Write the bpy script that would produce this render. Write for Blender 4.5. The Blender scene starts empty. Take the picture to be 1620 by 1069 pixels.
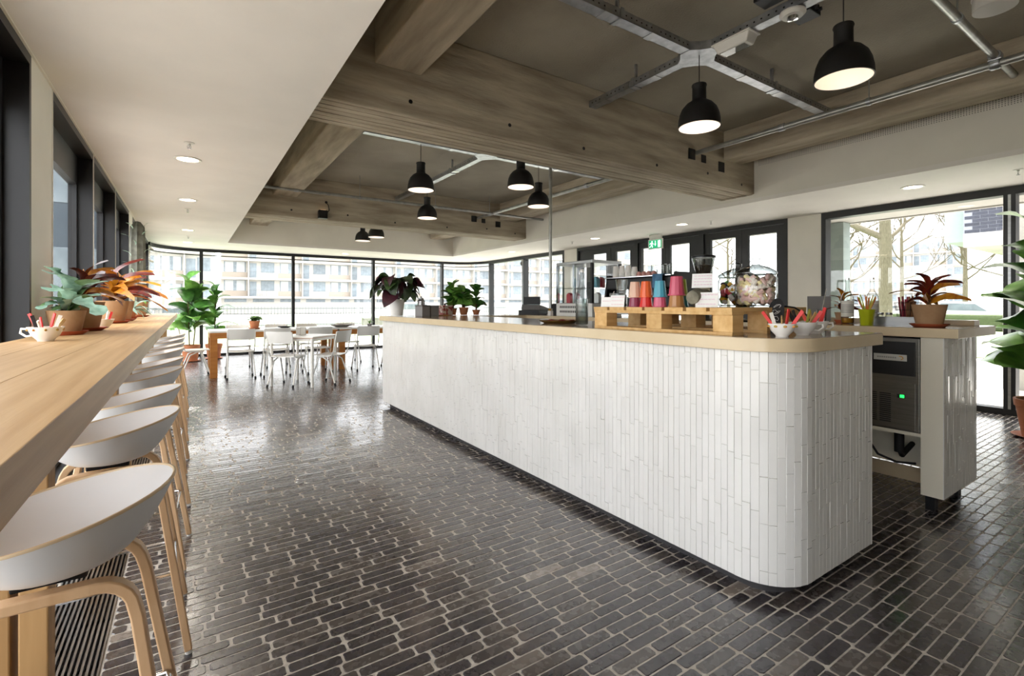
import bpy, math, random
from mathutils import Vector, Matrix
random.seed(7)
R = math.radians
SC = bpy.context.scene
COL = SC.collection
PI = math.pi

# ------------------------------------------------------------------ camera, sky, sun, exposure
cam_d = bpy.data.cameras.new('camera')
cam = bpy.data.objects.new('camera', cam_d)
COL.objects.link(cam)
cam_d.sensor_fit = 'HORIZONTAL'
cam_d.sensor_width = 36.0
cam_d.lens = 36.0 * 770.0 / 1620.0
cam_d.shift_y = -53.5 / 1620.0
cam_d.clip_start = 0.05
cam_d.clip_end = 600
YAW = math.atan(513 / 770.0)
cam.location = (0, 0, 1.25)
cam.rotation_euler = (PI / 2, 0, -YAW)
SC.camera = cam

world = bpy.data.worlds.new('sky')
SC.world = world
world.use_nodes = True
wn = world.node_tree.nodes
wl = world.node_tree.links
wn.clear()
wo = wn.new('ShaderNodeOutputWorld')
wb = wn.new('ShaderNodeBackground')
wb.inputs['Color'].default_value = (0.97, 0.975, 1.0, 1)
wb.inputs['Strength'].default_value = 3.3
wl.new(wb.outputs[0], wo.inputs[0])

sun_d = bpy.data.lights.new('sun', 'SUN')
sun_d.energy = 6.0
sun_d.angle = R(2.0)
sun_d.color = (1.0, 0.96, 0.88)
sun = bpy.data.objects.new('sun', sun_d)
COL.objects.link(sun)
sun.location = (40, 10, 60)
sun.rotation_euler = Vector((-0.46, -0.12, -0.88)).to_track_quat('-Z', 'Y').to_euler()

vs = SC.view_settings
vs.view_transform = 'Standard'
vs.look = 'None'
vs.gamma = 1.0
vs.use_curve_mapping = False
vs.exposure = 1.05
SC.display_settings.display_device = 'sRGB'
try:
    SC.cycles.use_denoising = True
    SC.cycles.max_bounces = 10
    SC.cycles.diffuse_bounces = 6
    SC.cycles.glossy_bounces = 4
    SC.cycles.transparent_max_bounces = 24
    SC.cycles.transmission_bounces = 6
    SC.cycles.sample_clamp_indirect = 12
    SC.cycles.caustics_reflective = False
    SC.cycles.caustics_refractive = False
except Exception:
    pass

# ------------------------------------------------------------------ helpers
def hexc(h):
    h = h.lstrip('#')
    out = []
    for i in (0, 2, 4):
        c = int(h[i:i + 2], 16) / 255.0
        out.append(c / 12.92 if c <= 0.04045 else ((c + 0.055) / 1.055) ** 2.4)
    return (out[0], out[1], out[2], 1.0)

MATS = {}
def mat(name, col, rough=0.5, metal=0.0, col2=None, scale=8.0, stretch=(1, 1, 1), bump=0.0, bscale=None,
        detail=4.0, spec=0.5, emit=None, estr=0.0, coat=0.0, lo=0.35, hi=0.65, rvar=0.0, perobj=0.0, sss=0.0):
    m = bpy.data.materials.new(name)
    m.use_nodes = True
    nt = m.node_tree
    N, L = nt.nodes, nt.links
    b = N['Principled BSDF']
    c1 = hexc(col)
    b.inputs['Base Color'].default_value = c1
    b.inputs['Roughness'].default_value = rough
    b.inputs['Metallic'].default_value = metal
    b.inputs['Specular IOR Level'].default_value = spec
    if coat:
        b.inputs['Coat Weight'].default_value = coat
        b.inputs['Coat Roughness'].default_value = 0.1
    tc = N.new('ShaderNodeTexCoord')
    mp = N.new('ShaderNodeMapping')
    mp.inputs['Scale'].default_value = stretch
    L.new(tc.outputs['Object'], mp.inputs['Vector'])
    nz = N.new('ShaderNodeTexNoise')
    nz.inputs['Scale'].default_value = scale
    nz.inputs['Detail'].default_value = detail
    L.new(mp.outputs[0], nz.inputs['Vector'])
    last = None
    if col2:
        rp = N.new('ShaderNodeValToRGB')
        rp.color_ramp.elements[0].position = lo
        rp.color_ramp.elements[1].position = hi
        rp.color_ramp.elements[0].color = c1
        rp.color_ramp.elements[1].color = hexc(col2)
        L.new(nz.outputs['Fac'], rp.inputs['Fac'])
        last = rp.outputs['Color']
    if perobj:
        oi = N.new('ShaderNodeObjectInfo')
        hv = N.new('ShaderNodeHueSaturation')
        mr = N.new('ShaderNodeMapRange')
        mr.inputs['To Min'].default_value = 1 - perobj
        mr.inputs['To Max'].default_value = 1 + perobj
        L.new(oi.outputs['Random'], mr.inputs['Value'])
        L.new(mr.outputs[0], hv.inputs['Value'])
        if last:
            L.new(last, hv.inputs['Color'])
        else:
            hv.inputs['Color'].default_value = c1
        last = hv.outputs['Color']
    if last:
        L.new(last, b.inputs['Base Color'])
    if rvar:
        mr2 = N.new('ShaderNodeMapRange')
        mr2.inputs['To Min'].default_value = max(0.02, rough - rvar)
        mr2.inputs['To Max'].default_value = rough + rvar
        L.new(nz.outputs['Fac'], mr2.inputs['Value'])
        L.new(mr2.outputs[0], b.inputs['Roughness'])
    if bump:
        nb = N.new('ShaderNodeTexNoise')
        nb.inputs['Scale'].default_value = bscale or scale * 3
        nb.inputs['Detail'].default_value = 5
        L.new(mp.outputs[0], nb.inputs['Vector'])
        bp = N.new('ShaderNodeBump')
        bp.inputs['Strength'].default_value = bump
        bp.inputs['Distance'].default_value = 0.01
        L.new(nb.outputs['Fac'], bp.inputs['Height'])
        L.new(bp.outputs[0], b.inputs['Normal'])
    if emit:
        b.inputs['Emission Color'].default_value = hexc(emit)
        b.inputs['Emission Strength'].default_value = estr
    MATS[name] = m
    return m

def glass_mat(name, tint='ffffff', ior=1.45, rough=0.0, gain=1.0, edge=None, power=5.0):
    """thin pane: clear transmission plus a fresnel mirror reflection"""
    m = bpy.data.materials.new(name)
    m.use_nodes = True
    N, L = m.node_tree.nodes, m.node_tree.links
    N.clear()
    out = N.new('ShaderNodeOutputMaterial')
    tr = N.new('ShaderNodeBsdfTransparent')
    tr.inputs['Color'].default_value = hexc(tint)
    gl = N.new('ShaderNodeBsdfGlossy')
    gl.inputs['Roughness'].default_value = rough
    # Schlick reflectance from the facing angle, the same on both faces of the pane
    f0 = ((ior - 1) / (ior + 1)) ** 2 * gain
    ge = N.new('ShaderNodeNewGeometry')
    dt = N.new('ShaderNodeVectorMath'); dt.operation = 'DOT_PRODUCT'
    L.new(ge.outputs['Normal'], dt.inputs[0]); L.new(ge.outputs['Incoming'], dt.inputs[1])
    ab = N.new('ShaderNodeMath'); ab.operation = 'ABSOLUTE'; L.new(dt.outputs['Value'], ab.inputs[0])
    om = N.new('ShaderNodeMath'); om.operation = 'SUBTRACT'; om.inputs[0].default_value = 1.0; L.new(ab.outputs[0], om.inputs[1])
    pw = N.new('ShaderNodeMath'); pw.operation = 'POWER'; pw.inputs[1].default_value = power; L.new(om.outputs[0], pw.inputs[0])
    fr = N.new('ShaderNodeMath'); fr.operation = 'MULTIPLY_ADD'; fr.use_clamp = True
    fr.inputs[1].default_value = 0.85 - f0; fr.inputs[2].default_value = f0
    L.new(pw.outputs[0], fr.inputs[0])
    if edge:   # thick curved glass absorbs more where the path through the wall is longer
        sq = N.new('ShaderNodeMath'); sq.operation = 'POWER'; sq.inputs[1].default_value = 1.5; L.new(om.outputs[0], sq.inputs[0])
        mc = N.new('ShaderNodeMix'); mc.data_type = 'RGBA'
        mc.inputs[6].default_value = hexc(tint); mc.inputs[7].default_value = hexc(edge)
        L.new(sq.outputs[0], mc.inputs[0]); L.new(mc.outputs[2], tr.inputs['Color'])
    mx = N.new('ShaderNodeMixShader')
    L.new(fr.outputs[0], mx.inputs[0])
    L.new(tr.outputs[0], mx.inputs[1])
    L.new(gl.outputs[0], mx.inputs[2])
    L.new(mx.outputs[0], out.inputs['Surface'])
    MATS[name] = m
    return m

class MB:
    def __init__(self):
        self.v, self.f, self.mi = [], [], []
        self.cur = 0
    def add(self, vs, fs, M=None):
        o = len(self.v)
        for p in vs:
            p = Vector(p)
            if M is not None:
                p = M @ p
            self.v.append(tuple(p))
        for f in fs:
            self.f.append(tuple(i + o for i in f))
            self.mi.append(self.cur)
        return self
    def box(self, x0, y0, z0, x1, y1, z1, M=None):
        vs = [(x0, y0, z0), (x1, y0, z0), (x1, y1, z0), (x0, y1, z0), (x0, y0, z1), (x1, y0, z1), (x1, y1, z1), (x0, y1, z1)]
        return self.add(vs, [(0, 3, 2, 1), (4, 5, 6, 7), (0, 1, 5, 4), (1, 2, 6, 5), (2, 3, 7, 6), (3, 0, 4, 7)], M)
    def cyl(self, p0, p1, r0, r1=None, n=12, caps=True, M=None):
        r1 = r0 if r1 is None else r1
        p0, p1 = Vector(p0), Vector(p1)
        d = (p1 - p0).normalized()
        a = d.orthogonal().normalized()
        b = d.cross(a)
        vs = []
        for p, r in ((p0, r0), (p1, r1)):
            for i in range(n):
                t = 2 * PI * i / n
                vs.append(p + (a * math.cos(t) + b * math.sin(t)) * r)
        fs = [(i, (i + 1) % n, n + (i + 1) % n, n + i) for i in range(n)]
        if caps:
            fs += [tuple(range(n - 1, -1, -1)), tuple(range(n, 2 * n))]
        return self.add(vs, fs, M)
    def tube(self, pts, r, n=8, closed=False, M=None):
        pts = [Vector(p) for p in pts]
        k = len(pts)
        rs = r if isinstance(r, (list, tuple)) else [r] * k
        vs, nrm = [], None
        for i, p in enumerate(pts):
            if closed:
                t = (pts[(i + 1) % k] - pts[i - 1]).normalized()
            else:
                t = (pts[min(i + 1, k - 1)] - pts[max(i - 1, 0)]).normalized()
            if nrm is None:
                nrm = t.orthogonal().normalized()
            else:
                nrm = (nrm - t * nrm.dot(t))
                nrm = nrm.normalized() if nrm.length > 1e-6 else t.orthogonal().normalized()
            b = t.cross(nrm)
            for j in range(n):
                a = 2 * PI * j / n
                vs.append(p + (nrm * math.cos(a) + b * math.sin(a)) * rs[i])
        fs = []
        for i in range(k if closed else k - 1):
            i2 = (i + 1) % k
            for j in range(n):
                j2 = (j + 1) % n
                fs.append((i * n + j, i * n + j2, i2 * n + j2, i2 * n + j))
        if not closed:
            fs += [tuple(range(n - 1, -1, -1)), tuple((k - 1) * n + j for j in range(n))]
        return self.add(vs, fs, M)
    def strip(self, pts, w, h, side, M=None):
        """rectangular bar swept along pts; side = constant direction of width w, thickness h across it"""
        pts = [Vector(p) for p in pts]
        k = len(pts)
        side = Vector(side).normalized()
        vs = []
        for i, p in enumerate(pts):
            t = (pts[min(i + 1, k - 1)] - pts[max(i - 1, 0)]).normalized()
            s = (side - t * side.dot(t)).normalized()
            u = t.cross(s)
            vs += [p + s * w / 2 + u * h / 2, p - s * w / 2 + u * h / 2, p - s * w / 2 - u * h / 2, p + s * w / 2 - u * h / 2]
        fs = []
        for i in range(k - 1):
            for j in range(4):
                j2 = (j + 1) % 4
                fs.append((i * 4 + j, i * 4 + j2, i * 4 + 4 + j2, i * 4 + 4 + j))
        fs += [(3, 2, 1, 0), tuple((k - 1) * 4 + j for j in range(4))]
        return self.add(vs, fs, M)
    def lathe(self, prof, n=20, c=(0, 0, 0), M=None, flute=0.0, fl_n=10):
        vs, fs = [], []
        for (r, z) in prof:
            for j in range(n):
                a = 2 * PI * j / n
                rr = r * (1 + flute * math.cos(fl_n * a)) if flute else r
                vs.append((c[0] + rr * math.cos(a), c[1] + rr * math.sin(a), c[2] + z))
        for i in range(len(prof) - 1):
            for j in range(n):
                j2 = (j + 1) % n
                fs.append((i * n + j, i * n + j2, (i + 1) * n + j2, (i + 1) * n + j))
        rs_ = [p[0] for p in prof]
        if min(rs_) > 0.55 * max(rs_) and abs(prof[0][1] - prof[-1][1]) < 0.012 and len(prof) > 2 and min(rs_) > 1e-3:
            o = (len(prof) - 1) * n          # a ring: close the section on itself
            fs += [(o + j, o + (j + 1) % n, (j + 1) % n, j) for j in range(n)]
            return self.add(vs, fs, M)
        if prof[0][0] > 1e-5:
            fs.append(tuple(range(n - 1, -1, -1)))
        if prof[-1][0] > 1e-5:
            o = (len(prof) - 1) * n
            fs.append(tuple(o + j for j in range(n)))
        return self.add(vs, fs, M)
    def prism(self, poly, z0, z1, M=None):
        n = len(poly)
        vs = [(x, y, z0) for x, y in poly] + [(x, y, z1) for x, y in poly]
        fs = [tuple(range(n - 1, -1, -1)), tuple(range(n, 2 * n))] + [(i, (i + 1) % n, n + (i + 1) % n, n + i) for i in range(n)]
        return self.add(vs, fs, M)
    def sphere(self, c, r, n=10, m=7, sc=(1, 1, 1), M=None):
        prof = [(max(1e-6, r * math.sin(PI * i / m)), -r * math.cos(PI * i / m)) for i in range(m + 1)]
        T = Matrix.Translation(c) @ Matrix.Diagonal((*sc, 1))
        if M is not None:
            T = M @ T
        return self.lathe(prof, n, M=T)
    def build(self, name, m=None, parent=None, loc=None, rot=None, smooth=None, bev=0.0, bseg=2, mats=None, scale=None):
        me = bpy.data.meshes.new(name)
        me.from_pydata(self.v, [], self.f)
        ml = mats or ([m] if m else [])
        for q in ml:
            me.materials.append(MATS[q] if isinstance(q, str) else q)
        if mats and any(self.mi):
            me.polygons.foreach_set('material_index', self.mi)
        if smooth:
            me.polygons.foreach_set('use_smooth', [True] * len(me.polygons))
            me.set_sharp_from_angle(angle=R(smooth))
        me.update()
        o = bpy.data.objects.new(name, me)
        COL.objects.link(o)
        if parent:
            o.parent = parent
        if loc:
            o.location = loc
        if rot:
            o.rotation_euler = rot
        if scale:
            o.scale = scale
        if bev:
            md = o.modifiers.new('bevel', 'BEVEL')
            md.width = bev
            md.segments = bseg
            md.limit_method = 'ANGLE'
        return o

def tag(o, label=None, cat=None, group=None, kind=None):
    if label: o['label'] = label
    if cat: o['category'] = cat
    if group: o['group'] = group
    if kind: o['kind'] = kind
    return o
def empty(name, loc=(0, 0, 0), rz=0.0, label=None, cat=None, group=None, kind=None):
    o = bpy.data.objects.new(name, None)
    o.empty_display_size = 0.05
    COL.objects.link(o)
    o.location = loc
    o.rotation_euler = (0, 0, rz)
    return tag(o, label, cat, group, kind)
def copy_tree(o, parent=None):
    c = o.copy()
    COL.objects.link(c)
    if parent:
        c.parent = parent
    for ch in list(o.children):
        copy_tree(ch, c)
    return c
def inst(src, parent, name=None, loc=(0, 0, 0), rot=(0, 0, 0), scale=(1, 1, 1)):
    """another object on the same mesh"""
    o = bpy.data.objects.new(name or src.name, src)
    COL.objects.link(o)
    if parent:
        o.parent = parent
    o.location = loc
    o.rotation_euler = rot
    o.scale = scale
    return o
def inst_m(src, parent, M, name=None):
    o = bpy.data.objects.new(name or src.name, src)
    COL.objects.link(o)
    if parent:
        o.parent = parent
    o.matrix_basis = M
    return o
def arc(cx, cy, r, a0, a1, n):
    return [(cx + r * math.cos(R(a0 + (a1 - a0) * i / n)), cy + r * math.sin(R(a0 + (a1 - a0) * i / n))) for i in range(n + 1)]

# ------------------------------------------------------------------ materials
mat('plaster', 'ebe7e1', 0.7, col2='e5e1db', scale=2.0, bump=0.03, bscale=120)
mat('plaster_wall', 'e6e2d8', 0.75, col2='dfdbd1', scale=2.0, bump=0.03, bscale=120)
mat('concrete', '7d6c55', 0.82, col2='a0917a', scale=1.4, stretch=(1, 1, 4), bump=0.35, bscale=22, detail=8)
mat('concrete_x', '857968', 0.85, col2='c2b7a2', scale=3.0, stretch=(0.45, 3.0, 3.0), bump=0.5, bscale=14, detail=10, lo=0.25, hi=0.72)
mat('concrete_y', '8b7f6d', 0.85, col2='c6bba6', scale=3.0, stretch=(3.0, 0.45, 3.0), bump=0.5, bscale=14, detail=10, lo=0.25, hi=0.72)
mat('slab', '9a9486', 0.9, col2='aca697', scale=1.2, bump=0.5, bscale=60, detail=8)
mat('black_frame', '121316', 0.45, col2='17181c', scale=3, spec=0.5)
mat('black_matte', '141416', 0.5)
mat('white_trim', 'e9e7df', 0.5)
glass_mat('pane', 'fbfcfc', 1.5)
glass_mat('clear_glass', 'fafcfb', 1.5, gain=1.6, edge='3a4341', power=3.5)
mat('mortar', 'c6beb3', 0.85, col2='a9a196', scale=40, bump=0.3, bscale=200)
mat('tile_white', 'e6e5e2', 0.14, col2='dddcd8', scale=3, perobj=0.03, spec=0.6)
mat('grout', 'f0ece3', 0.6, col2='e6e1d7', scale=20)
mat('laminate', 'd8c5a4', 0.22, col2='d2be9c', scale=6, spec=0.5)
mat('laminate_top', 'a89682', 0.12, col2='a08e79', scale=6, spec=0.6)
mat('plinth', '3c3b3d', 0.5, col2='343335', scale=5)
mat('bar_wood', 'b08a5c', 0.42, col2='c29f72', scale=3.0, stretch=(14, 0.5, 14), bump=0.04, bscale=30, detail=6)
mat('stool_wood', 'd4b18a', 0.42, col2='c49e76', scale=4.0, stretch=(6, 6, 0.6), detail=6)
mat('post_wood', '9c784c', 0.5, col2='ae8a5c', scale=3.0, stretch=(9, 9, 0.5), detail=6)
mat('oak', 'a8692c', 0.45, col2='bd7e3c', scale=3, stretch=(0.6, 6, 6), detail=6)
mat('shell_white', 'e9ebee', 0.32, col2='e5e7ea', scale=4)
mat('shell_rim', 'd9c3a0', 0.5)
mat('chrome', 'd8d8da', 0.14, metal=1.0)
mat('steel', 'b5b6b6', 0.32, metal=1.0, col2='a5a6a7', scale=3, stretch=(1, 1, 12))
mat('galv', 'b9bcbf', 0.36, metal=0.85, col2='9da0a4', scale=14, bump=0.06, bscale=60)
mat('conduit', 'b3b4b0', 0.35, metal=0.7, col2='9b9c98', scale=10)
mat('dark_metal', '26272a', 0.4, metal=0.6)
mat('rubber', '131315', 0.7)
mat('white_paint', 'eeeeea', 0.35)
mat('cream_paint', 'e2dccb', 0.45)
mat('lamp_black', '0d0d0f', 0.5)
mat('lamp_white', 'f0ece6', 0.5)
mat('bulb', 'fff0dc', 0.5, emit='ffcf9e', estr=0.5)
mat('downlight', 'fff4e2', 0.5, emit='ffe9c8', estr=4)
mat('plastic_white', 'dcdad4', 0.4)
mat('terracotta', 'b8764f', 0.75, col2='a9653f', scale=9, bump=0.1, bscale=80)
mat('terracotta_old', 'ab8865', 0.85, col2='98714c', scale=7, bump=0.15, bscale=60)
mat('terracotta_red', 'b85c38', 0.7, col2='a54d2b', scale=9)
mat('soil', '2d2219', 0.95, col2='41321f', scale=60, bump=0.8, bscale=90)
mat('leaf_fig', '4f8032', 0.36, col2='79a84c', scale=6, perobj=0.25, spec=0.5)
mat('leaf_fig_dark', '2f5724', 0.34, col2='487a33', scale=6, perobj=0.25, spec=0.5)
mat('leaf_fern', '6f9480', 0.5, col2='a3c0ac', scale=7, perobj=0.2)
mat('leaf_pale', '7fa06a', 0.5, col2='5e8450', scale=9, perobj=0.2)
mat('leaf_croton', '3a1214', 0.4, col2='7a2a18', scale=7, perobj=0.3)
mat('leaf_croton_o', '9c4c12', 0.4, col2='c98a1e', scale=7, perobj=0.25)
mat('leaf_calathea', '24331f', 0.42, col2='3f5a2c', scale=5, perobj=0.25)
mat('leaf_calathea_red', '4a1f2b', 0.45, col2='331520', scale=5, perobj=0.2)
mat('leaf_grey', '7d9a86', 0.6, col2='9cb3a2', scale=10, perobj=0.2)
mat('stem_brown', '4f3d28', 0.8, col2='65502f', scale=20)
mat('stem_green', '5c7a3c', 0.6)
mat('cactus', '4b4b42', 0.7, col2='6a6a5e', scale=12)
mat('cactus_spine', 'b9b5a4', 0.7)
# ------------------------------------------------------------------ room dimensions (metres)
XL, XR, YF, YB = -0.69, 7.7, 13.8, -2.2
ZS, ZC = 2.57, 3.35            # dropped plaster ceiling, concrete slab
XI, XFA, YFA = 0.715, 6.1, 12.1  # inner edges of the dropped ceiling

# ------------------------------------------------------------------ brick floor
floor = empty('floor', kind='structure')
floor['label'] = 'dark clay brick floor laid in long rows with pale mortar joints'
def brick_material(name, attr=False):
    m = bpy.data.materials.new(name)
    m.use_nodes = True
    N, L = m.node_tree.nodes, m.node_tree.links
    b = N['Principled BSDF']
    rp = N.new('ShaderNodeValToRGB')
    cr = rp.color_ramp
    cr.elements[0].color = hexc('312d32')
    cr.elements[1].color = hexc('857a70')
    e = cr.elements.new(0.45); e.color = hexc('3e393b')
    e = cr.elements.new(0.72); e.color = hexc('49423f')
    e = cr.elements.new(0.96); e.color = hexc('524b47')
    if attr:
        at = N.new('ShaderNodeAttribute')
        at.attribute_name = 'tone'
        L.new(at.outputs['Fac'], rp.inputs['Fac'])
    else:
        oi = N.new('ShaderNodeObjectInfo')
        L.new(oi.outputs['Random'], rp.inputs['Fac'])
    ge = N.new('ShaderNodeNewGeometry')
    nz = N.new('ShaderNodeTexNoise')
    nz.inputs['Scale'].default_value = 28
    nz.inputs['Detail'].default_value = 6
    L.new(ge.outputs['Position'], nz.inputs['Vector'])
    mx = N.new('ShaderNodeMix')
    mx.data_type = 'RGBA'
    mx.blend_type = 'OVERLAY'
    mx.inputs[0].default_value = 0.28
    L.new(rp.outputs[0], mx.inputs[6])
    L.new(nz.outputs['Fac'], mx.inputs[7])
    L.new(mx.outputs[2], b.inputs['Base Color'])
    mr = N.new('ShaderNodeMapRange')
    mr.inputs['To Min'].default_value = 0.2
    mr.inputs['To Max'].default_value = 0.34
    L.new(nz.outputs['Fac'], mr.inputs['Value'])
    L.new(mr.outputs[0], b.inputs['Roughness'])
    b.inputs['Specular IOR Level'].default_value = 0.6
    b.inputs['Coat Weight'].default_value = 0.55
    b.inputs['Coat Roughness'].default_value = 0.16
    bp = N.new('ShaderNodeBump')
    bp.inputs['Strength'].default_value = 0.12
    bp.inputs['Distance'].default_value = 0.004
    L.new(nz.outputs['Fac'], bp.inputs['Height'])
    L.new(bp.outputs[0], b.inputs['Normal'])
    MATS[name] = m
brick_material('brick_each')
brick_material('brick_mass', True)

GRATE = (-0.47, -0.25)
mb = MB().box(XL - 0.5, YB, -0.12, GRATE[0], YF + 0.3, -0.0013)
mb.box(GRATE[1], YB, -0.12, XR + 0.1, YF + 0.3, -0.0013)
mb.box(GRATE[0], YB, -0.12, GRATE[1], YF + 0.3, -0.092)
mb.build('mortar_bed', 'mortar', floor)

def brick_outline(L, W, c):
    hx, hy = L / 2, W / 2
    return [(-hx + c, -hy), (hx - c, -hy), (hx, -hy + c), (hx, hy - c), (hx - c, hy), (-hx + c, hy), (-hx, hy - c), (-hx, -hy + c)]
def brick_geo(L, W, c=0.006, b=0.0022, zt=0.0, zb=-0.012):
    o = brick_outline(L, W, c)
    i = brick_outline(L - 2 * b, W - 2 * b, c)
    vs = [(x, y, zb) for x, y in o] + [(x, y, zt - b * 0.7) for x, y in o] + [(x, y, zt) for x, y in i]
    fs = []
    for k in range(8):
        k2 = (k + 1) % 8
        fs.append((k, k2, 8 + k2, 8 + k))
        fs.append((8 + k, 8 + k2, 16 + k2, 16 + k))
    fs.append(tuple(range(16, 24)))
    return vs, fs
brick_meshes = []
for L in (0.194, 0.190, 0.192, 0.188):
    q = MB().add(*brick_geo(L, 0.0472, random.choice((0.005, 0.007, 0.009))))
    me = bpy.data.meshes.new('brick')
    me.from_pydata(q.v, [], q.f)
    me.materials.append(MATS['brick_each'])
    brick_meshes.append(me)
mass = MB()
tones = []
cand = []
rng = random.Random(3)
PITCH = 0.0525
TH_S, TH_C = math.sin(YAW), math.cos(YAW)
row = 0
y = -0.6
def in_view(x, y):
    f = x * TH_S + y * TH_C
    if f < 0.8: return False
    r = x * TH_C - y * TH_S
    u = 810 + 770 * r / f
    v = 481 + 770 * 1.25 / f
    return -20 < u < 1640 and v < 1085
def fill_row(y, xa, xb):
    x = xa
    Lb = rng.uniform(0.05, 0.2)
    while x < xb - 0.02:
        Lb = min(Lb, xb - x)
        cx = x + Lb / 2
        x += Lb
        L_this = Lb
        Lb = 0.2 if rng.random() > 0.07 else rng.choice((0.1, 0.15))
        if 2.2 < cx < 2.62 and 1.25 < y < 5.7: continue
        f_ = cx * TH_S + y * TH_C
        cand.append((f_ if in_view(cx, y) else 50 + abs(f_), cx, y, L_this))
while y < YF:
    fill_row(y, XL, GRATE[0] - 0.004)
    fill_row(y, GRATE[1] + 0.004, XR)
    y += PITCH
def hidden(cx, cy):
    # under the counter, or behind it as seen from the camera
    return (2.2 < cx < 2.62 and 1.25 < cy < 5.7)
cand.sort()
nb = 0
for (f, cx, cy, Lb) in cand:
    if hidden(cx, cy): continue
    tz = rng.uniform(-0.0004, 0.0008)
    ax, ay = max(-R(1), min(R(1), rng.gauss(0, R(0.5)))), max(-R(0.2), min(R(0.2), rng.gauss(0, R(0.15))))
    M = Matrix.Translation((cx, cy, tz)) @ Matrix.Rotation(ax, 4, 'X') @ Matrix.Rotation(ay, 4, 'Y')
    if nb < 300 and Lb > 0.199:
        inst_m(rng.choice(brick_meshes), floor, M, 'brick')
        nb += 1
    else:
        vs, fs = brick_geo(Lb - rng.uniform(0.006, 0.013), 0.0472, rng.choice((0.005, 0.007, 0.009)))
        if f > 6:       # far bricks: plain boxes with a top
            o = brick_outline(Lb - 0.008, 0.0484, 0.006)
            vs = [(px_, py_, -0.01) for px_, py_ in o] + [(px_, py_, 0) for px_, py_ in o]
            fs = [(k, (k + 1) % 8, 8 + (k + 1) % 8, 8 + k) for k in range(8)] + [tuple(range(8, 16))]
        mass.add(vs, fs, M)
        tones += [rng.random()] * len(fs)
bo = mass.build('brick_rows', 'brick_mass', floor)
bo['kind'] = 'stuff'
at = bo.data.attributes.new('tone', 'FLOAT', 'FACE')
at.data.foreach_set('value', tones)

# floor convector grille under the bar
gr = empty('floor_grille', (0, 0, 0), label='long steel floor grille with parallel bars set in the bricks under the wooden bar', cat='grille')
MB().box(GRATE[0], 0.3, -0.09, GRATE[1], 13.2, -0.055).build('tray', 'black_matte', gr)
q = MB()
for x0 in (GRATE[0], GRATE[1] - 0.006):
    q.box(x0, 0.3, -0.05, x0 + 0.006, 13.2, 0.003)
q.build('frame', 'steel', gr)
bar = MB().box(-0.0038, 0.3, -0.02, 0.0038, 13.2, 0.001).build('bar', 'steel', gr)
nbar = 12
for k in range(nbar):
    xx = GRATE[0] + 0.018 + k * (GRATE[1] - GRATE[0] - 0.036) / (nbar - 1)
    if k == 0: bar.location.x = xx
    else: inst(bar.data, gr, 'bar', (xx, 0, 0))
rod = MB().box(GRATE[0], 0.7, -0.04, GRATE[1], 0.706, -0.028).build('cross_rod', 'dark_metal', gr)
for k in range(1, 40):
    inst(rod.data, gr, 'cross_rod', (0, k * 0.31, 0))

# ------------------------------------------------------------------ dropped ceiling, fascias, slab, beams
ceil = empty('ceiling', kind='structure')
ceil['label'] = 'grey white plaster dropped ceiling running round the room'
RC = 1.0   # rounded outer corners
outer = arc(XL + RC, YF - RC, RC, 180, 90, 10) + arc(XR - RC, YF - RC, RC, 90, 0, 10)
q = MB()
T = 0.05
# border ring from quads: left, far (with rounded corners), right
q.box(XL, YB, ZS, XI, YFA, ZS + T)
q.box(XFA, YB, ZS, XR, YFA, ZS + T)
poly = [(XL, YFA)] + outer + [(XR, YFA)]
q.prism(poly[::-1], ZS, ZS + T)
q.build('soffit', 'plaster', ceil)
q = MB()
q.box(XI - 0.05, YB, ZS + T, XI, YFA, ZC)
q.box(XI - 0.05, YFA, ZS + T, XFA, YFA + 0.05, ZC)
q.box(XFA, YB, ZS + T, XFA + 0.05, YFA + 0.05, ZC)
q.build('fascia', 'plaster_wall', ceil)
MB().box(XI - 0.05, YB, ZC, XFA + 0.05, YFA + 0.05, ZC + 0.2).build('slab', 'slab', ceil)
# roof above the dropped ceiling
MB().box(XL - 0.35, YB - 0.2, ZC + 0.2, XR + 0.3, YF + 0.3, ZC + 0.4).build('roof_deck', 'slab', ceil)
q = MB()
ro = arc(XL + RC, YF - RC, RC + 0.16, 180, 90, 10) + arc(XR - RC, YF - RC, RC + 0.16, 90, 0, 10)
pp = [(XL - 0.16, YB)] + ro + [(XR + 0.16, YB)]
pin = [(XL - 0.1, YB)] + arc(XL + RC, YF - RC, RC + 0.1, 180, 90, 10) + arc(XR - RC, YF - RC, RC + 0.1, 90, 0, 10) + [(XR + 0.1, YB)]
for i in range(len(pp) - 1):
    a, b, c, d = pp[i], pp[i + 1], pin[i + 1], pin[i]
    q.prism([d, c, b, a], ZS - 0.02, ZC + 0.25)
q.build('edge_band', 'black_frame', ceil)
# perforated ventilation strip on the right fascia
q = MB()
yy = -0.2
while yy < 3.45:
    for r_ in range(8):
        q.cyl((XFA - 0.0015, yy, 3.03 + r_ * 0.017), (XFA + 0.001, yy, 3.03 + r_ * 0.017), 0.0042, n=6)
    yy += 0.02
o = q.build('vent_perforation', 'black_matte', ceil)
o['kind'] = 'stuff'

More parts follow.
